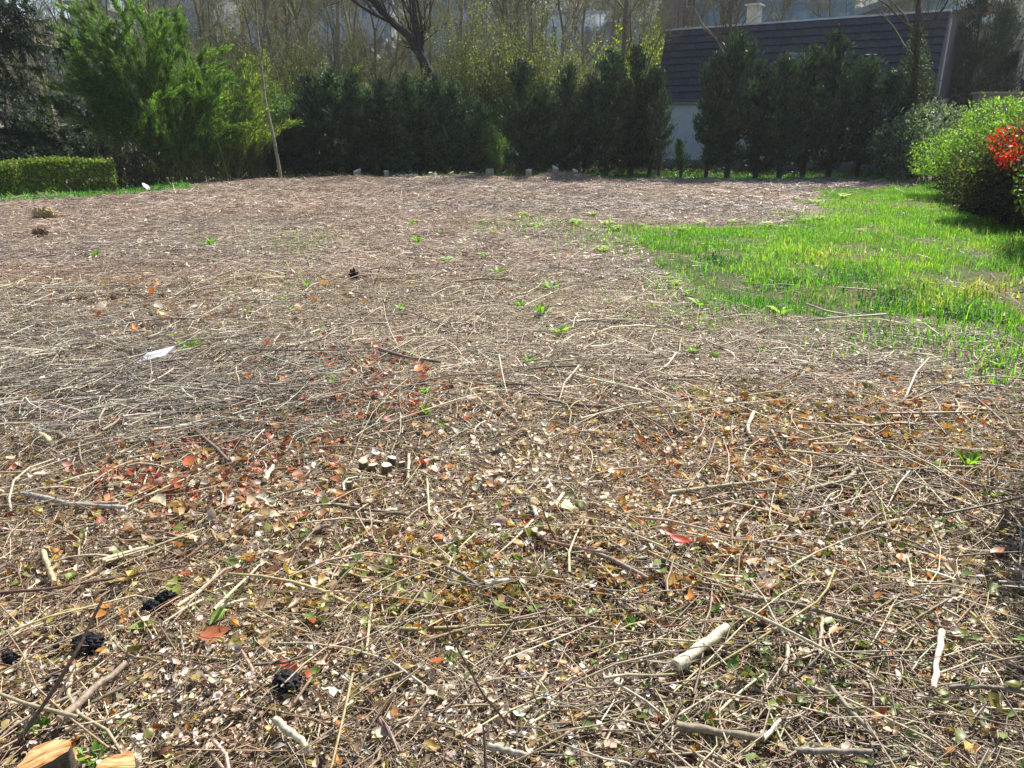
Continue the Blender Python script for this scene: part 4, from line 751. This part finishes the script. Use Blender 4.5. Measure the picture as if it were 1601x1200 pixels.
def stick(pts, wpx, c, name, desc, cat, lift=.042, cut=None, taper=.75, lifts=None):
    """a stick lying along photo pixels PTS, WPX pixels thick in the photo, at its true size on the ground"""
    P = [gpt(u, v, (lifts[i] if lifts else lift)) for i, (u, v) in enumerate(pts)]; mid = sum(P)/len(P)
    depth = mid[1]*math.cos(PITCH)+(CAMZ-mid[2])*math.sin(PITCH); rad = wpx/2*depth/F
    P = [p+np.array([0, 0, rad]) for p in P]; g = stick_geo([p-mid for p in P], rad, 8 if wpx > 7 else 6, c, cut, end_taper=taper)
    u, v = pts[len(pts)//2]; o = link(name, g.mesh(name, M_stick), None, mid); tag(o, unique(desc, u, v), cat, 'sticks and branches on the litter'); return o
S_ = [([(98, 1150), (150, 1108), (202, 1066)], 13, (150, 132, 112), 'branch', 'thick split grey branch'), ([(148, 1122), (190, 1104), (229, 1083)], 6, (112, 108, 84), 'stick', 'mossy dark stick'),
      ([(-20, 950), (80, 944), (162, 934), (280, 904), (324, 863)], 5, (112, 84, 72), 'branch', 'long thin red-brown branch'), ([(165, 899), (200, 884), (235, 873)], 7, PL, 'stick', 'pale peeled stick'),
      ([(72, 885), (90, 937)], 10, (190, 172, 132), 'stick', 'short thick tan stick'), ([(432, 1153), (489, 1200)], 13, (200, 190, 158), 'log', 'pale peeled log end'), ([(341, 978), (388, 963)], 7, (214, 204, 170), 'wood_chip', 'long pale wood sliver'),
      ([(462, 1126), (505, 1065), (540, 1008)], 5, (140, 112, 88), 'twig', 'slanting brown twig'), ([(698, 907), (725, 922), (752, 941)], 6.5, (136, 122, 112), 'stick', 'short grey stick'), ([(758, 935), (795, 926)], 9, (214, 206, 188), 'wood_chip', 'thick pale wood chip'),
      ([(901, 877), (950, 893), (1012, 921)], 8, (142, 130, 116), 'branch', 'grey weathered branch'), ([(668, 1029), (740, 1000), (843, 978), (930, 975), (1012, 975)], 5, (132, 114, 84), 'branch', 'long curved olive-brown branch'),
      ([(582, 965), (578, 1010), (574, 1056)], 5, (188, 168, 132), 'twig', 'straight tan twig pointing at the viewer'), ([(591, 1147), (628, 1200)], 8, (128, 100, 90), 'stick', 'reddish brown stick end'), ([(763, 1184), (827, 1200)], 11, (164, 156, 138), 'log', 'grey log end cut by the picture bottom'),
      ([(891, 1137), (962, 1133), (1039, 1110)], 5.5, (128, 116, 88), 'branch', 'bowed olive branch'), ([(854, 1066), (833, 1103)], 6, (186, 164, 128), 'stick', 'short beige stick'), ([(852, 1098), (864, 1118)], 9, (232, 226, 214), 'wood_chip', 'bright white wood chip'),
      ([(1055, 1060), (1095, 1030), (1135, 1001)], 20, (206, 198, 168), 'log', 'pale speckled sawn log'), ([(1468, 1012), (1462, 1050), (1455, 1098)], 11, (224, 212, 186), 'stake', 'pale splintered stake'), ([(1283, 985), (1279, 1037)], 7, (176, 156, 128), 'stick', 'tan frayed stick'),
      ([(1229, 1093), (1255, 1067), (1285, 1036)], 6, (96, 84, 74), 'stick', 'dark bare stick'), ([(1230, 1022), (1229, 1045), (1224, 1071)], 8, (172, 160, 138), 'stick', 'stubby beige stick'), ([(1296, 1096), (1325, 1130), (1364, 1172)], 10, (146, 134, 116), 'branch', 'grey branch with pale cut end'),
      ([(1055, 1155), (1120, 1162), (1192, 1172)], 15, (134, 122, 98), 'log', 'olive-grey log'), ([(1190, 1172), (1218, 1143)], 8, (236, 226, 204), 'wood_chip', 'white split wood stick'), ([(1240, 1192), (1300, 1193), (1360, 1197)], 11, (138, 126, 110), 'log', 'thin grey log'),
      ([(1144, 965), (1180, 980), (1222, 998)], 5, (146, 128, 104), 'stick', 'thin brown stick'), ([(1155, 951), (1236, 961), (1350, 992)], 9, (134, 122, 96), 'branch', 'long thick grey-olive branch'), ([(1479, 955), (1435, 980), (1388, 1009)], 4, (146, 124, 98), 'twig', 'thin slanting twig'),
      ([(1479, 1096), (1540, 1100), (1610, 1110)], 8, (126, 114, 94), 'branch', 'grey-brown branch running out of the picture'), ([(63, 693), (86, 714)], 11, (186, 172, 128), 'log', 'short yellowish cut log'), ([(95, 692), (107, 706)], 9, (148, 132, 112), 'log', 'short darker cut log'), ([(98, 706), (159, 699)], 5, (176, 160, 130), 'stick', 'tan straight stick'),
      ([(44, 793), (118, 810), (202, 812)], 8.5, (170, 160, 148), 'branch', 'smooth grey branch'), ([(115, 808), (190, 803)], 6, (156, 146, 132), 'branch', 'thin side branch'), ([(303, 685), (330, 706), (361, 737)], 6.5, (118, 102, 88), 'stick', 'dark grey stick'), ([(243, 689), (290, 679), (341, 665)], 5, (206, 196, 170), 'stick', 'pale grey stick'),
      ([(489, 848), (519, 837)], 8, (124, 108, 92), 'stick', 'stubby dark stick'), ([(169, 900), (233, 875), (322, 843)], 4.5, (188, 172, 136), 'stick', 'long pale stick'), ([(594, 560), (638, 572), (690, 577)], 6, (118, 100, 84), 'branch', 'dark brown branch'),
      ([(857, 641), (904, 648), (948, 651)], 6, (128, 112, 96), 'branch', 'grey-brown branch'), ([(908, 669), (940, 661), (972, 655)], 4.5, (192, 180, 152), 'stick', 'pale thin stick'), ([(763, 718), (800, 711), (833, 708)], 4.5, (96, 82, 70), 'stick', 'dark thin stick'), ([(783, 772), (850, 771)], 4.5, (136, 120, 96), 'stick', 'brown thin stick'),
      ([(668, 755), (671, 813)], 4, (200, 186, 152), 'twig', 'pale thin twig pointing at the viewer'), ([(1042, 786), (1120, 772), (1197, 762)], 8, (150, 138, 110), 'branch', 'long grey branch'), ([(1178, 654), (1170, 672), (1168, 684), (1178, 696)], 7, (206, 200, 170), 'root', 'snaking pale root'), ([(1205, 685), (1226, 719)], 6, (146, 136, 118), 'stick', 'grey stick'),
      ([(1259, 776), (1327, 759), (1341, 744)], 8, (154, 140, 118), 'branch', 'bent grey branch'), ([(1293, 753), (1330, 737), (1364, 722)], 6, (120, 104, 90), 'branch', 'dark slanting branch'), ([(1303, 831), (1337, 825)], 6, (190, 174, 142), 'stick', 'short pale stick'), ([(1263, 746), (1242, 817), (1178, 898)], 4, (150, 126, 104), 'twig', 'long wiry reddish twig'),
      ([(1520, 628), (1560, 668), (1605, 712)], 4, (140, 122, 104), 'twig', 'long thin twig'), ([(1449, 797), (1493, 789)], 6, (88, 76, 64), 'stick', 'dark short stick'), ([(1405, 641), (1428, 622)], 5, (110, 92, 78), 'stick', 'dark forked stick'), ([(415, 762), (428, 738)], 8, (214, 206, 166), 'root', 'pale knobbly root'),
      ([(500, 800), (560, 806), (640, 815)], 6, (112, 98, 86), 'branch', 'dark grey branch'), ([(640, 720), (638, 760)], 6, (186, 170, 140), 'stick', 'pale stub of stick'), ([(1360, 790), (1378, 815)], 6, (126, 112, 98), 'stick', 'short grey-brown stick'), ([(1290, 660), (1340, 690), (1400, 700)], 5, (144, 130, 110), 'branch', 'slender grey branch'), ([(830, 800), (838, 830)], 8, (224, 212, 178), 'wood_chip', 'pale split chip'), ([(868, 815), (880, 795)], 7, (220, 208, 176), 'wood_chip', 'pale slanted chip'),
      ([(1260, 480), (1290, 494), (1330, 502)], 3.5, (190, 176, 152), 'stick', 'pale stick lying on the grass edge')]
for pts, wpx, c, nm, desc in S_:
    stick(pts, wpx, c, nm, desc, {'wood_chip': 'wood chip'}.get(nm, nm))
stick([(1306, 897), (1283, 968), (1202, 1025), (1060, 1086)], 4, (168, 156, 104), 'twig', 'long raised greenish twig', 'twig', lifts=[.05, .09, .10, .04])
# tall standing shoot rising from the corner
P = [gpt(-6, 1210), gpt(60, 1150, .10), gpt(112, 1085, .18), gpt(150, 1080, .34)]
P = [at(4, 1195, 1.72), at(62, 1110, 1.80), at(112, 1035, 1.86), at(125, 1010, 1.9), at(162, 934, 1.98)]; P.insert(0, np.array([P[0][0]-.03, 1.70, -.02]))
g = stick_geo([p-P[0] for p in P], .0078, 7, (104, 84, 70), end_taper=.5); o = link('shoot', g.mesh('shoot', M_stick), None, P[0]); tag(o, 'tall dark shoot rising above the sawn stump', 'shoot')
P = [gpt(60, 1165, .0), gpt(82, 1128, .03), gpt(105, 1102, .05), gpt(125, 1085, .08)]; g = stick_geo([p-P[0] for p in P], .0055, 7, (110, 96, 84), end_taper=.5); o = link('shoot', g.mesh('shoot', M_stick), None, P[0]); tag(o, 'short grey shoot behind the sawn stump', 'shoot')
g = stick_geo([p-gpt(0, 1118) for p in (gpt(-30, 1130, .02), gpt(0, 1118, .02), gpt(38, 1104, .02))], .007, 7, (140, 100, 84)); o = link('stick', g.mesh('stick', M_stick), None, gpt(0, 1118)); tag(o, 'reddish stick ending beside the standing shoot', 'stick')

# individually lying twigs of the near litter (no two can be told apart by words)
VAR = []
for k in range(14):
    L_ = R.uniform(.16, .5); n = 6; P = np.zeros((n, 3)); P[:, 0] = np.linspace(-L_/2, L_/2, n); P[:, 1] = R.normal(0, L_*.05, n); P[:, 2] = np.abs(R.normal(0, .008, n))
    VAR.append(stick_geo(P, R.uniform(.0017, .0036), 6, [GB, BR, RB, DK, (176, 160, 130)][k % 5], end_taper=.5).mesh('twig', M_stick))
pts = inside(frustum_pts(260, 1.7, 6.0, R, 0), 0)
for x, y in pts:
    o = link('twig', VAR[R.integers(0, len(VAR))], None, (x, y, float(hgt(x, y))+R.uniform(.025, .05))); s = R.uniform(.8, 1.2); o.scale = (s, s, s); o.rotation_euler = (R.normal(0, .06), R.normal(0, .09), R.uniform(0, 6.28))
    tag(o, 'slender loose twig lying on top of the near litter', 'twig', 'loose twigs on the near litter')
# individually lying leaves
def leaf_mesh(name, L_, Wd, fold, curl, c):
    v, f = leaves8(np.zeros((1, 3)), np.array([[1.0, 0, 0]]), np.array([[0, 0, 1.0]]), L_, Wd, fold, curl); g = Geo(); b = lin(*c); g.add(v, f, np.clip(b*(1+R.normal(0, .08, (len(v), 1))), 0, .9))
    st = stick_geo([(-L_/2-.25*L_, 0, curl*L_+.004), (-L_/2, 0, curl*L_), (-L_*.2, 0, .001)], max(L_*.012, .0006), 4, c); g.v += st.v; g.c += st.c; g.f += [q+g.n for q in st.f]; g.m += st.m; g.n += st.n
    return g.mesh(name, M_dead, True)
LC = {'tan': (196, 166, 120), 'rust': (178, 92, 52), 'olive': (150, 144, 66), 'amber': (196, 132, 56), 'pale': (222, 206, 178)}
LV = {k: [leaf_mesh('dead_leaf', R.uniform(.04, .065), R.uniform(.026, .042), R.uniform(.1, .35), R.uniform(-.05, .25), c) for _ in range(4)] for k, c in LC.items()}
pts = inside(frustum_pts(250, 1.7, 5.0, R, 0), 0)
for x, y in pts:
    k = list(LC)[R.choice(5, p=[.3, .14, .2, .2, .16])]; o = link('dead_leaf', LV[k][R.integers(0, 4)], None, (x, y, float(hgt(x, y))+R.uniform(.03, .05))); o.rotation_euler = (R.normal(0, .4), R.normal(0, .4), R.uniform(0, 6.28))
    tag(o, '%s dead leaf lying flat among near twigs' % {'tan': 'tan', 'rust': 'rust-red', 'olive': 'olive-green', 'amber': 'amber', 'pale': 'pale bleached'}[k], 'leaf', 'loose %s leaves on the near litter' % k)
def one_leaf(u, v, wpx, c, desc, ratio=.6, tilt=(.1, -.2), rz=None, name='dead_leaf', mats=None, cat='leaf', fold=.22):
    p = gpt(u, v, .058); depth = p[1]*math.cos(PITCH)+(CAMZ-p[2])*math.sin(PITCH); L_ = wpx*depth/F
    me = leaf_mesh(name, L_, L_*ratio, fold, .12, c)
    if mats: me.materials[0] = mats
    o = link(name, me, None, p); o.rotation_euler = (tilt[0], tilt[1], R.uniform(0, 6.28) if rz is None else rz); tag(o, unique(desc, u, v), cat, 'single leaves on the litter'); return o
one_leaf(340, 1023, 52, (190, 116, 78), 'large pinkish brown curled leaf', .5, (.5, -.1), .3); one_leaf(1063, 866, 36, (196, 60, 34), 'large bright red dead leaf', .45, (.3, .1), -.3); one_leaf(1047, 854, 26, (186, 116, 84), 'brown-pink leaf overlapping the red one', .6, (.5, .3), -.6)
for u, v, wp, c, d in ((685, 1066, 30, (190, 104, 50), 'orange cupped leaf'), (1557, 876, 27, (204, 140, 104), 'pinkish oval leaf'), (238, 835, 20, (118, 66, 36), 'dark brown leaf'), (255, 817, 16, (96, 74, 44), 'very dark leaf'), (418, 551, 12, (170, 50, 36), 'small red leaf'), (225, 768, 22, (184, 72, 36), 'bright rust leaf'), (250, 766, 20, (150, 46, 30), 'deep red leaf'), (300, 738, 40, (196, 110, 70), 'long copper leaf'),
                       (655, 592, 24, (206, 124, 70), 'upright orange leaf'), (662, 604, 22, (150, 84, 44), 'brown leaf'), (590, 603, 16, (150, 78, 50), 'rusty leaf'), (604, 675, 15, (180, 96, 70), 'pink-brown leaf'), (165, 1049, 18, (196, 138, 60), 'upright amber leaf'), (114, 1068, 16, (220, 180, 116), 'pale yellow leaf'), (130, 985, 24, (222, 190, 136), 'pale curled leaf'),
                       (620, 1143, 22, (188, 126, 76), 'orange-tan leaf'), (735, 960, 24, (176, 132, 40), 'mustard leaf'), (626, 918, 20, (184, 136, 54), 'golden leaf'), (1000, 700, 18, (182, 116, 50), 'amber leaf'), (920, 703, 14, (176, 130, 50), 'small mustard leaf'), (1340, 700, 22, (186, 110, 44), 'orange-brown leaf'), (1505, 648, 16, (184, 120, 50), 'amber leaf'), (1540, 650, 16, (180, 150, 70), 'yellowish leaf'), (1480, 585, 14, (190, 150, 90), 'tan leaf'), (900, 1065, 18, (196, 140, 86), 'round tan leaf'), (880, 1055, 20, (206, 180, 130), 'pale flat leaf'), (985, 1050, 14, (150, 60, 40), 'dark red leaf'), (1200, 935, 22, (168, 90, 70), 'reddish curled leaf'),
                       (1540, 1030, 18, (150, 96, 60), 'brown leaf'), (1160, 890, 16, (150, 62, 44), 'maroon leaf')):
    one_leaf(u, v, wp, c, d, .62, (R.normal(0, .4), R.normal(0, .4)))
for u, v, wp, c, d in ((1143, 1056, 24, (92, 128, 56), 'big fresh green leaf on a twig'), (1137, 1076, 20, (156, 132, 48), 'yellowing green leaf'), (560, 888, 22, (96, 126, 52), 'round green leaf'), (611, 930, 20, (138, 142, 56), 'yellow-green round leaf'), (790, 862, 20, (120, 140, 52), 'green leaf'), (496, 1080, 18, (140, 164, 84), 'pale green leaf'), (494, 1096, 18, (126, 156, 76), 'paler green leaf'), (1595, 1028, 26, (84, 136, 50), 'large green leaf'), (1526, 1120, 18, (140, 158, 98), 'grey-green leaf'), (1088, 878, 14, (120, 140, 60), 'small green leaf'), (720, 1052, 14, (110, 140, 60), 'small green leaf'), (1105, 1138, 18, (104, 128, 54), 'dull green leaf'), (1115, 1140, 16, (172, 120, 46), 'orange-edged leaf')):
    one_leaf(u, v, wp, c, d, .7, (R.normal(.2, .3), R.normal(-.2, .3)), name='green_leaf', mats=M_leaf)

# charcoal lumps and stones
def lump(sx, sy, sz, c, rough, m, seed, sub=3, name='lump'):
    import bmesh
    bm = bmesh.new(); bmesh.ops.create_icosphere(bm, subdivisions=sub, radius=1); v = np.array([q.co[:] for q in bm.verts]); f = np.array([[q.index for q in p.verts] for p in bm.faces]); bm.free()
    n = noise2(v[:, 0]*2.2+seed, v[:, 1]*2.2+v[:, 2]*1.7, seed)-.5; n2 = noise2(v[:, 0]*6+seed, v[:, 1]*6+v[:, 2]*5, seed+3)-.5; n3 = noise2(v[:, 0]*17, v[:, 1]*17+v[:, 2]*15, seed+5)-.5
    v = v*(1+n*.9*rough+n2*.6*rough+n3*.8*rough+R.normal(0, .06, len(v))*rough)[:, None]*np.array([sx, sy, sz])
    g = Geo(); g.add(v, f, np.clip(lin(*c)*(1+R.normal(0, .2, (len(v), 1))), .004, .9)); return g.mesh(name, m, False)
def put_lump(name, u, v, wpx, asp, c, label, cat, m, seed, rough=1.0, group=None, hf=.7, rz=0):
    p = gpt(u, v); depth = p[1]*math.cos(PITCH)+(CAMZ)*math.sin(PITCH); r = wpx/2*depth/F
    o = link(name, lump(r, r*asp, r*hf, c, rough, m, seed, 4 if wpx > 18 else 3, name), None, p+np.array([0, 0, r*hf*.7+.022])); o.rotation_euler = (0, 0, rz); return tag(o, label, cat, group)
CG = 'lumps of charcoal lying in the near corner'
for u, v, wp, asp, rz, lab in ((240, 972, 26, .8, 0, 'charcoal lump, lower half of the touching double lump'), (264, 960, 34, .6, .6, 'charcoal lump, upper half of the touching double lump'), (142, 1032, 48, .75, 0, 'large charcoal lump behind the standing shoot'), (22, 1048, 26, .7, 0, 'flat small charcoal lump by the picture edge'), (91, 1085, 26, .9, 0, 'small charcoal lump above the sawn stump'), (98, 1030, 20, .8, 0, 'smallest charcoal crumb beside the large lump'), (450, 1092, 44, 1.0, 0, 'round holed charcoal lump beside the slanting twig')):
    put_lump('charcoal_lump', u, v, wp*.95, asp, (30, 30, 32), lab, 'charcoal', M_coal, u, .5, CG, .7, rz)
put_lump('black_lump', 554, 440, 16, .9, (26, 26, 28), 'lone black lump on the open middle of the plot', 'charcoal', M_coal, 3, 1.3, None, 1.0)
put_lump('rock', 73, 343, 30, .7, (176, 156, 112), 'tan rock, farther of two by the clipped hedge', 'rock', M_stick, 8, .6, 'tan rocks', .6); put_lump('rock', 65, 372, 22, .7, (120, 96, 72), 'browner rock, nearer of two by the clipped hedge', 'rock', M_stick, 12, .6, 'tan rocks', .6)
put_lump('pale_stone', 468, 359, 12, .8, (190, 184, 176), 'small pale stone lying flat beyond the grass wisps', 'stone', M_stick, 15, .5, None, .4)
# white slab of wood
p = gpt(247, 572, .07); me = box_mesh('bark_slab', -.10, .10, -.045, .045, -.008, .012, (226, 226, 224), M_cut); bmv = me.vertices
for v_ in bmv: v_.co.z += .03*math.sin(v_.co.x*9+v_.co.y*14); v_.co.x += .03*v_.co.y/.05
o = link('bark_slab', me, None, p); o.rotation_euler = (.25, -.06, .1); tag(o, 'bleached white slab lying on grey brush', 'slab')

# stumps
def stump(name, u, v, wpx, h_, label, group, tilt=(0, 0), barkc=(96, 82, 66), facec=(236, 226, 204), face=None, asp=1.0, rz=0):
    p = gpt(u, v); depth = p[1]*math.cos(PITCH)+CAMZ*math.sin(PITCH); r = wpx/2*depth/F; S = 20; h_ = h_+.025; r = r*.88
    a = np.arange(S)*2*np.pi/S; wob = 1+.07*np.sin(3*a+u)+.05*np.sin(5*a+v)+R.normal(0, .012, S); rx = r*wob; ring = lambda z, k: np.stack([np.cos(a)*rx*k, np.sin(a)*rx*k*asp, np.full(S, z)+(0 if z <= .01 else 1)*(np.cos(a)*rx*math.tan(tilt[0])+np.sin(a)*rx*asp*math.tan(tilt[1]))], 1)
    e = empty(name, p, label, 'stump', group, rz); g = Geo(); V = np.vstack([ring(-.06, 1.18), ring(h_*.4, 1.05), ring(h_*.99, 1.0)]); q = np.array([[k*S+j, k*S+(j+1) % S, (k+1)*S+(j+1) % S, (k+1)*S+j] for k in range(2) for j in range(S)])
    V = V+R.normal(0, r*.02, V.shape); g.add(V, q, np.clip(lin(*barkc)*(1+R.normal(0, .15, (len(V), 1))), .01, .9)); link('bark', g.mesh('bark', M_stick), e)
    g = Geo(); top = V[2*S:]+[0, 0, .0]; ctr = top.mean(0)+[0, 0, .002]; g.add(np.vstack([top, ctr]), np.array([[S, j, (j+1) % S] for j in range(S)]), lin(*facec)); link('cut_face', g.mesh('cut_face', face or M_cut, False), e); return e
stump('stump', 78, 1217, 84, .07, 'wide sawn stump with orange grain in the near corner', 'stumps in the near corner', (.16, .10), (88, 78, 68), face=M_face, asp=.62, rz=.5)
stump('stump', 186, 1234, 76, .06, 'second sawn stump, mostly below the picture edge', 'stumps in the near corner', (.1, .1), (88, 78, 68), face=M_face, asp=.8)
for u, v, wp, h_, lab in ((569, 738, 15, .05, 'leftmost short stub of the stump cluster'), (584, 743, 16, .045, 'darker stub second in the stump cluster'), (605, 744, 17, .05, 'white-topped stub in the middle of the stump cluster'), (614, 735, 15, .06, 'white-topped stub behind the middle one in the cluster'), (629, 740, 12, .05, 'thin dark stub ending the stump cluster'), (547, 778, 10, .06, 'small white-topped stub in front of the cluster')):
    stump('stump', u, v, wp, h_, lab, 'cluster of cut stems', (R.normal(.05, .2), R.normal(.12, .15)), facec=(216, 202, 172))
for u, v, wp, h_, lab in ((559, 281, 13, .28, 'far stump with white top beside the grassy tuft'), (604, 280, 9, .26, 'far narrow pale stump next to the tufted one'), (673, 280, 8, .12, 'far small stump before the dense conifers'), (706, 281, 8, .14, 'far small grey stump in the middle of the row'), (737, 280, 8, .14, 'far low stump before the conifer gap'), (766, 280, 11, .26, 'far pale broken stump before the conifer gap'), (827, 281, 9, .27, 'far stump with yellow-green moss tuft'), (868, 279, 10, .34, 'far white-topped stump on the mound'), (899, 281, 8, .16, 'far small stump at the end of the mound'), (230, 296, 13, .10, 'low stump on the grass below the short dark hedge')):
    stump('stump', u, v, wp*R.uniform(.95, 1.25), h_*.85, lab, 'far stumps along the back edge', (R.normal(0, .3), R.normal(.2, .15)), (166, 152, 130), (218, 212, 198))
for u in (616, 628, 636, 643, 650, 680): put_lump('pale_stone', u, 280, 7, .8, (222, 216, 204), 'small pale stone in the row between the far stumps', 'stone', M_stick, u, .5, 'pale stones between the far stumps', .7)

# green sprouts, primroses, tufts
def sprout_mesh(n, L_, wr, up, pal, seed):
    rng = np.random.default_rng(seed); a = np.arange(n)*2.4+rng.normal(0, .3, n); g = Geo()
    el = rng.uniform(up*.7, up*1.2, n); D = np.stack([np.cos(a)*np.cos(el), np.sin(a)*np.cos(el), np.sin(el)], 1); Nn = nrm(np.cross(np.stack([-np.sin(a), np.cos(a), 0*a], 1), D)); Nn *= np.sign(Nn[:, 2:3]); Ln = L_*rng.uniform(.6, 1.1, n)
    v, f = leaves8(D*Ln[:, None]*.52, D, Nn, Ln, Ln*wr, .3, -.12); g.add(v, f, rep(pick(pal, n, rng, .12), 8)); return g.mesh('leaves', M_leaf, True)
SP = [(110, 156, 50), (126, 170, 60), (96, 140, 46), (138, 178, 84)]
SV = [sprout_mesh(9, .10, .32, .8, SP, 1), sprout_mesh(12, .11, .24, .9, SP, 2), sprout_mesh(7, .12, .35, .55, SP, 3), sprout_mesh(14, .10, .2, 1.0, SP, 4)]
spr = [(1512, 736, 40, 1, 'large bright green strap-leaved sprout'), (1462, 738, 24, 2, 'low green sprout'), (1381, 806, 32, 0, 'upright dark green sprout'), (1472, 824, 32, 2, 'spreading green sprout'), (1427, 856, 20, 0, 'small bright green sprout'), (1552, 776, 24, 2, 'green sprout'), (666, 628, 26, 3, 'feathery green sprout'), (666, 659, 28, 3, 'feathery pale sprout'), (692, 676, 12, 3, 'tiny green sprout'), (666, 706, 12, 0, 'single green sprout'),
       (827, 568, 20, 0, 'green sprout'), (523, 606, 18, 1, 'narrow green sprout'), (448, 470, 14, 0, 'upright green sprout'), (456, 487, 12, 1, 'thin green sprout'), (390, 494, 16, 1, 'green sprout'), (480, 453, 18, 3, 'feathery green sprout'), (628, 489, 18, 0, 'yellow-green sprout'), (270, 531, 18, 2, 'yellow-green low sprout'), (295, 549, 28, 2, 'spreading green sprout'), (652, 381, 18, 1, 'bushy green sprout'), (645, 560, 14, 0, 'small green sprout'), (595, 640, 14, 0, 'small green sprout'),
       (862, 456, 24, 2, 'spreading green sprout'), (846, 491, 28, 1, 'dense green rosette'), (875, 520, 26, 2, 'spreading green rosette'), (1097, 480, 26, 2, 'green rosette'), (1222, 493, 28, 2, 'green rosette at the grass edge'), (1075, 466, 18, 1, 'yellow-green tuft'), (1085, 552, 24, 1, 'upright green tuft'), (1120, 556, 18, 3, 'thin green tuft'), (1190, 543, 12, 0, 'small green sprout'), (962, 603, 14, 2, 'low green sprout'), (1340, 556, 12, 1, 'thin green sprout'), (1055, 610, 14, 0, 'small green sprout'), (1560, 574, 26, 0, 'dark green sprout in shade'), (812, 480, 18, 1, 'green tuft'), (645, 735, 8, 0, 'tiny sprout'),
       (702, 1048, 26, 3, 'feathery green sprout'), (60, 1150, 36, 0, 'leafy green shoot by the standing shoot'), (185, 1155, 26, 2, 'low green leafy sprout'), (150, 1192, 44, 0, 'leafy green sprout between the two sawn stumps'), (545, 824, 22, 1, 'green tuft'), (810, 880, 16, 3, 'grassy green tuft'), (985, 985, 30, 3, 'wispy green grass tuft'), (1335, 700, 10, 0, 'tiny green sprout'), (150, 405, 18, 3, 'low green tuft'), (330, 383, 20, 3, 'low grassy tuft'), (1110, 600, 10, 1, 'tiny sprout'), (640, 350, 12, 2, 'small yellow-green rosette'), (780, 433, 20, 2, 'low green rosette'), (690, 365, 10, 1, 'tiny sprout'), (560, 884, 14, 0, 'green leafy sprout'), (950, 480, 12, 0, 'small sprout')]
for u, v, wp, k, d in spr:
    p = gpt(u, v, .010); depth = p[1]*math.cos(PITCH)+CAMZ*math.sin(PITCH); s = wp*depth/F/.115
    e = empty('green_sprout', p, unique(d, u, v), 'sprout', 'green sprouts in the litter', R.uniform(0, 6.28)); e.scale = (s, s, s); link('leaves', SV[k], e)
def flowers_mesh(seed, pal):
    rng = np.random.default_rng(seed); g = Geo(); n = 26
    for q in range(n):
        a = rng.uniform(0, 6.28); r = .085*math.sqrt(rng.random()); c0 = np.array([math.cos(a)*r, math.sin(a)*r, .03+rng.random()*.035]); aa = np.arange(5)*2*np.pi/5+rng.random(); D = np.stack([np.cos(aa), np.sin(aa), np.full(5, .25)], 1); D = nrm(D)
        v, f = leaves(c0+D*.012, D, np.tile([[0, 0, 1.0]], (5, 1)), .024, .018, .1, 0); g.add(v, f, rep(pick(pal, 5, rng, .06), 4))
    return g.mesh('flowers', M_leaf, False)
FL = [flowers_mesh(1, [(206, 208, 150), (196, 200, 128), (150, 176, 90)]), flowers_mesh(2, [(214, 216, 204), (200, 204, 186), (160, 180, 120)]), flowers_mesh(3, [(206, 120, 110), (190, 150, 130)])]
prim = [(840, 352, 22, 1, 'white primrose clump'), (818, 336, 16, 0, 'pale yellow primrose'), (900, 347, 22, 1, 'white primrose clump'), (928, 337, 18, 0, 'pale yellow primrose clump'), (950, 352, 22, 0, 'large pale yellow primrose clump'), (966, 358, 18, 0, 'low pale primrose'), (1068, 357, 16, 0, 'pale yellow primrose'), (1097, 349, 16, 0, 'yellowish primrose'), (1145, 347, 16, 0, 'small pale primrose'), (1161, 344, 14, 0, 'yellow primrose'), (1199, 353, 24, 1, 'white primrose clump'), (1225, 354, 14, 1, 'small white primrose'),
        (1262, 344, 16, 0, 'pale primrose'), (1283, 342, 18, 0, 'pale yellow primrose clump'), (1277, 319, 18, 0, 'far pale primrose'), (1320, 312, 22, 0, 'far wide primrose clump'), (1345, 361, 14, 0, 'primrose in the grass'), (942, 398, 26, 0, 'pale primrose with spread leaves'), (1055, 450, 26, 0, 'large pale primrose at the grass corner'), (697, 411, 24, 1, 'greyish white primrose'), (757, 403, 20, 1, 'white primrose'), (755, 346, 12, 0, 'small yellow primrose'), (777, 364, 18, 2, 'pinkish primrose'), (650, 347, 12, 0, 'small yellow-green primrose'), (1040, 355, 12, 0, 'tiny pale primrose'), (1003, 352, 12, 0, 'tiny yellow primrose')]
for u, v, wp, k, d in prim:
    p = gpt(u, v, .010); depth = p[1]*math.cos(PITCH)+CAMZ*math.sin(PITCH); s = wp*depth/F/.18
    e = empty('primrose', p, unique(d, u, v), 'primrose', 'primroses along the grass edge', R.uniform(0, 6.28)); e.scale = (s, s, s); link('leaves', SV[2], e); link('flowers', FL[k], e)
g = Geo(); box_geo(g, -345, 345, -70, 480, -1.3, 42, lin(255, 255, 255))
hm = bpy.data.materials.new('haze_air'); hm.use_nodes = True; hn = hm.node_tree; hn.nodes.remove(hn.nodes['Principled BSDF'])
pv = hn.nodes.new('ShaderNodeVolumePrincipled'); pv.inputs['Color'].default_value = (.86, .9, .97, 1); pv.inputs['Density'].default_value = .0005; pv.inputs['Anisotropy'].default_value = .3
hn.links.new(pv.outputs[0], hn.nodes['Material Output'].inputs['Volume'])
o = link('haze', g.mesh('haze', hm, False)); tag(o, 'thin pale haze in the air over the plot', 'haze', kind='stuff')
print('objects', len(bpy.data.objects), 'tris', sum(len(o.data.loops)-2*len(o.data.polygons) for o in bpy.data.objects if o.type == 'MESH'), 'unique', sum(len(m.loops)-2*len(m.polygons) for m in bpy.data.meshes))
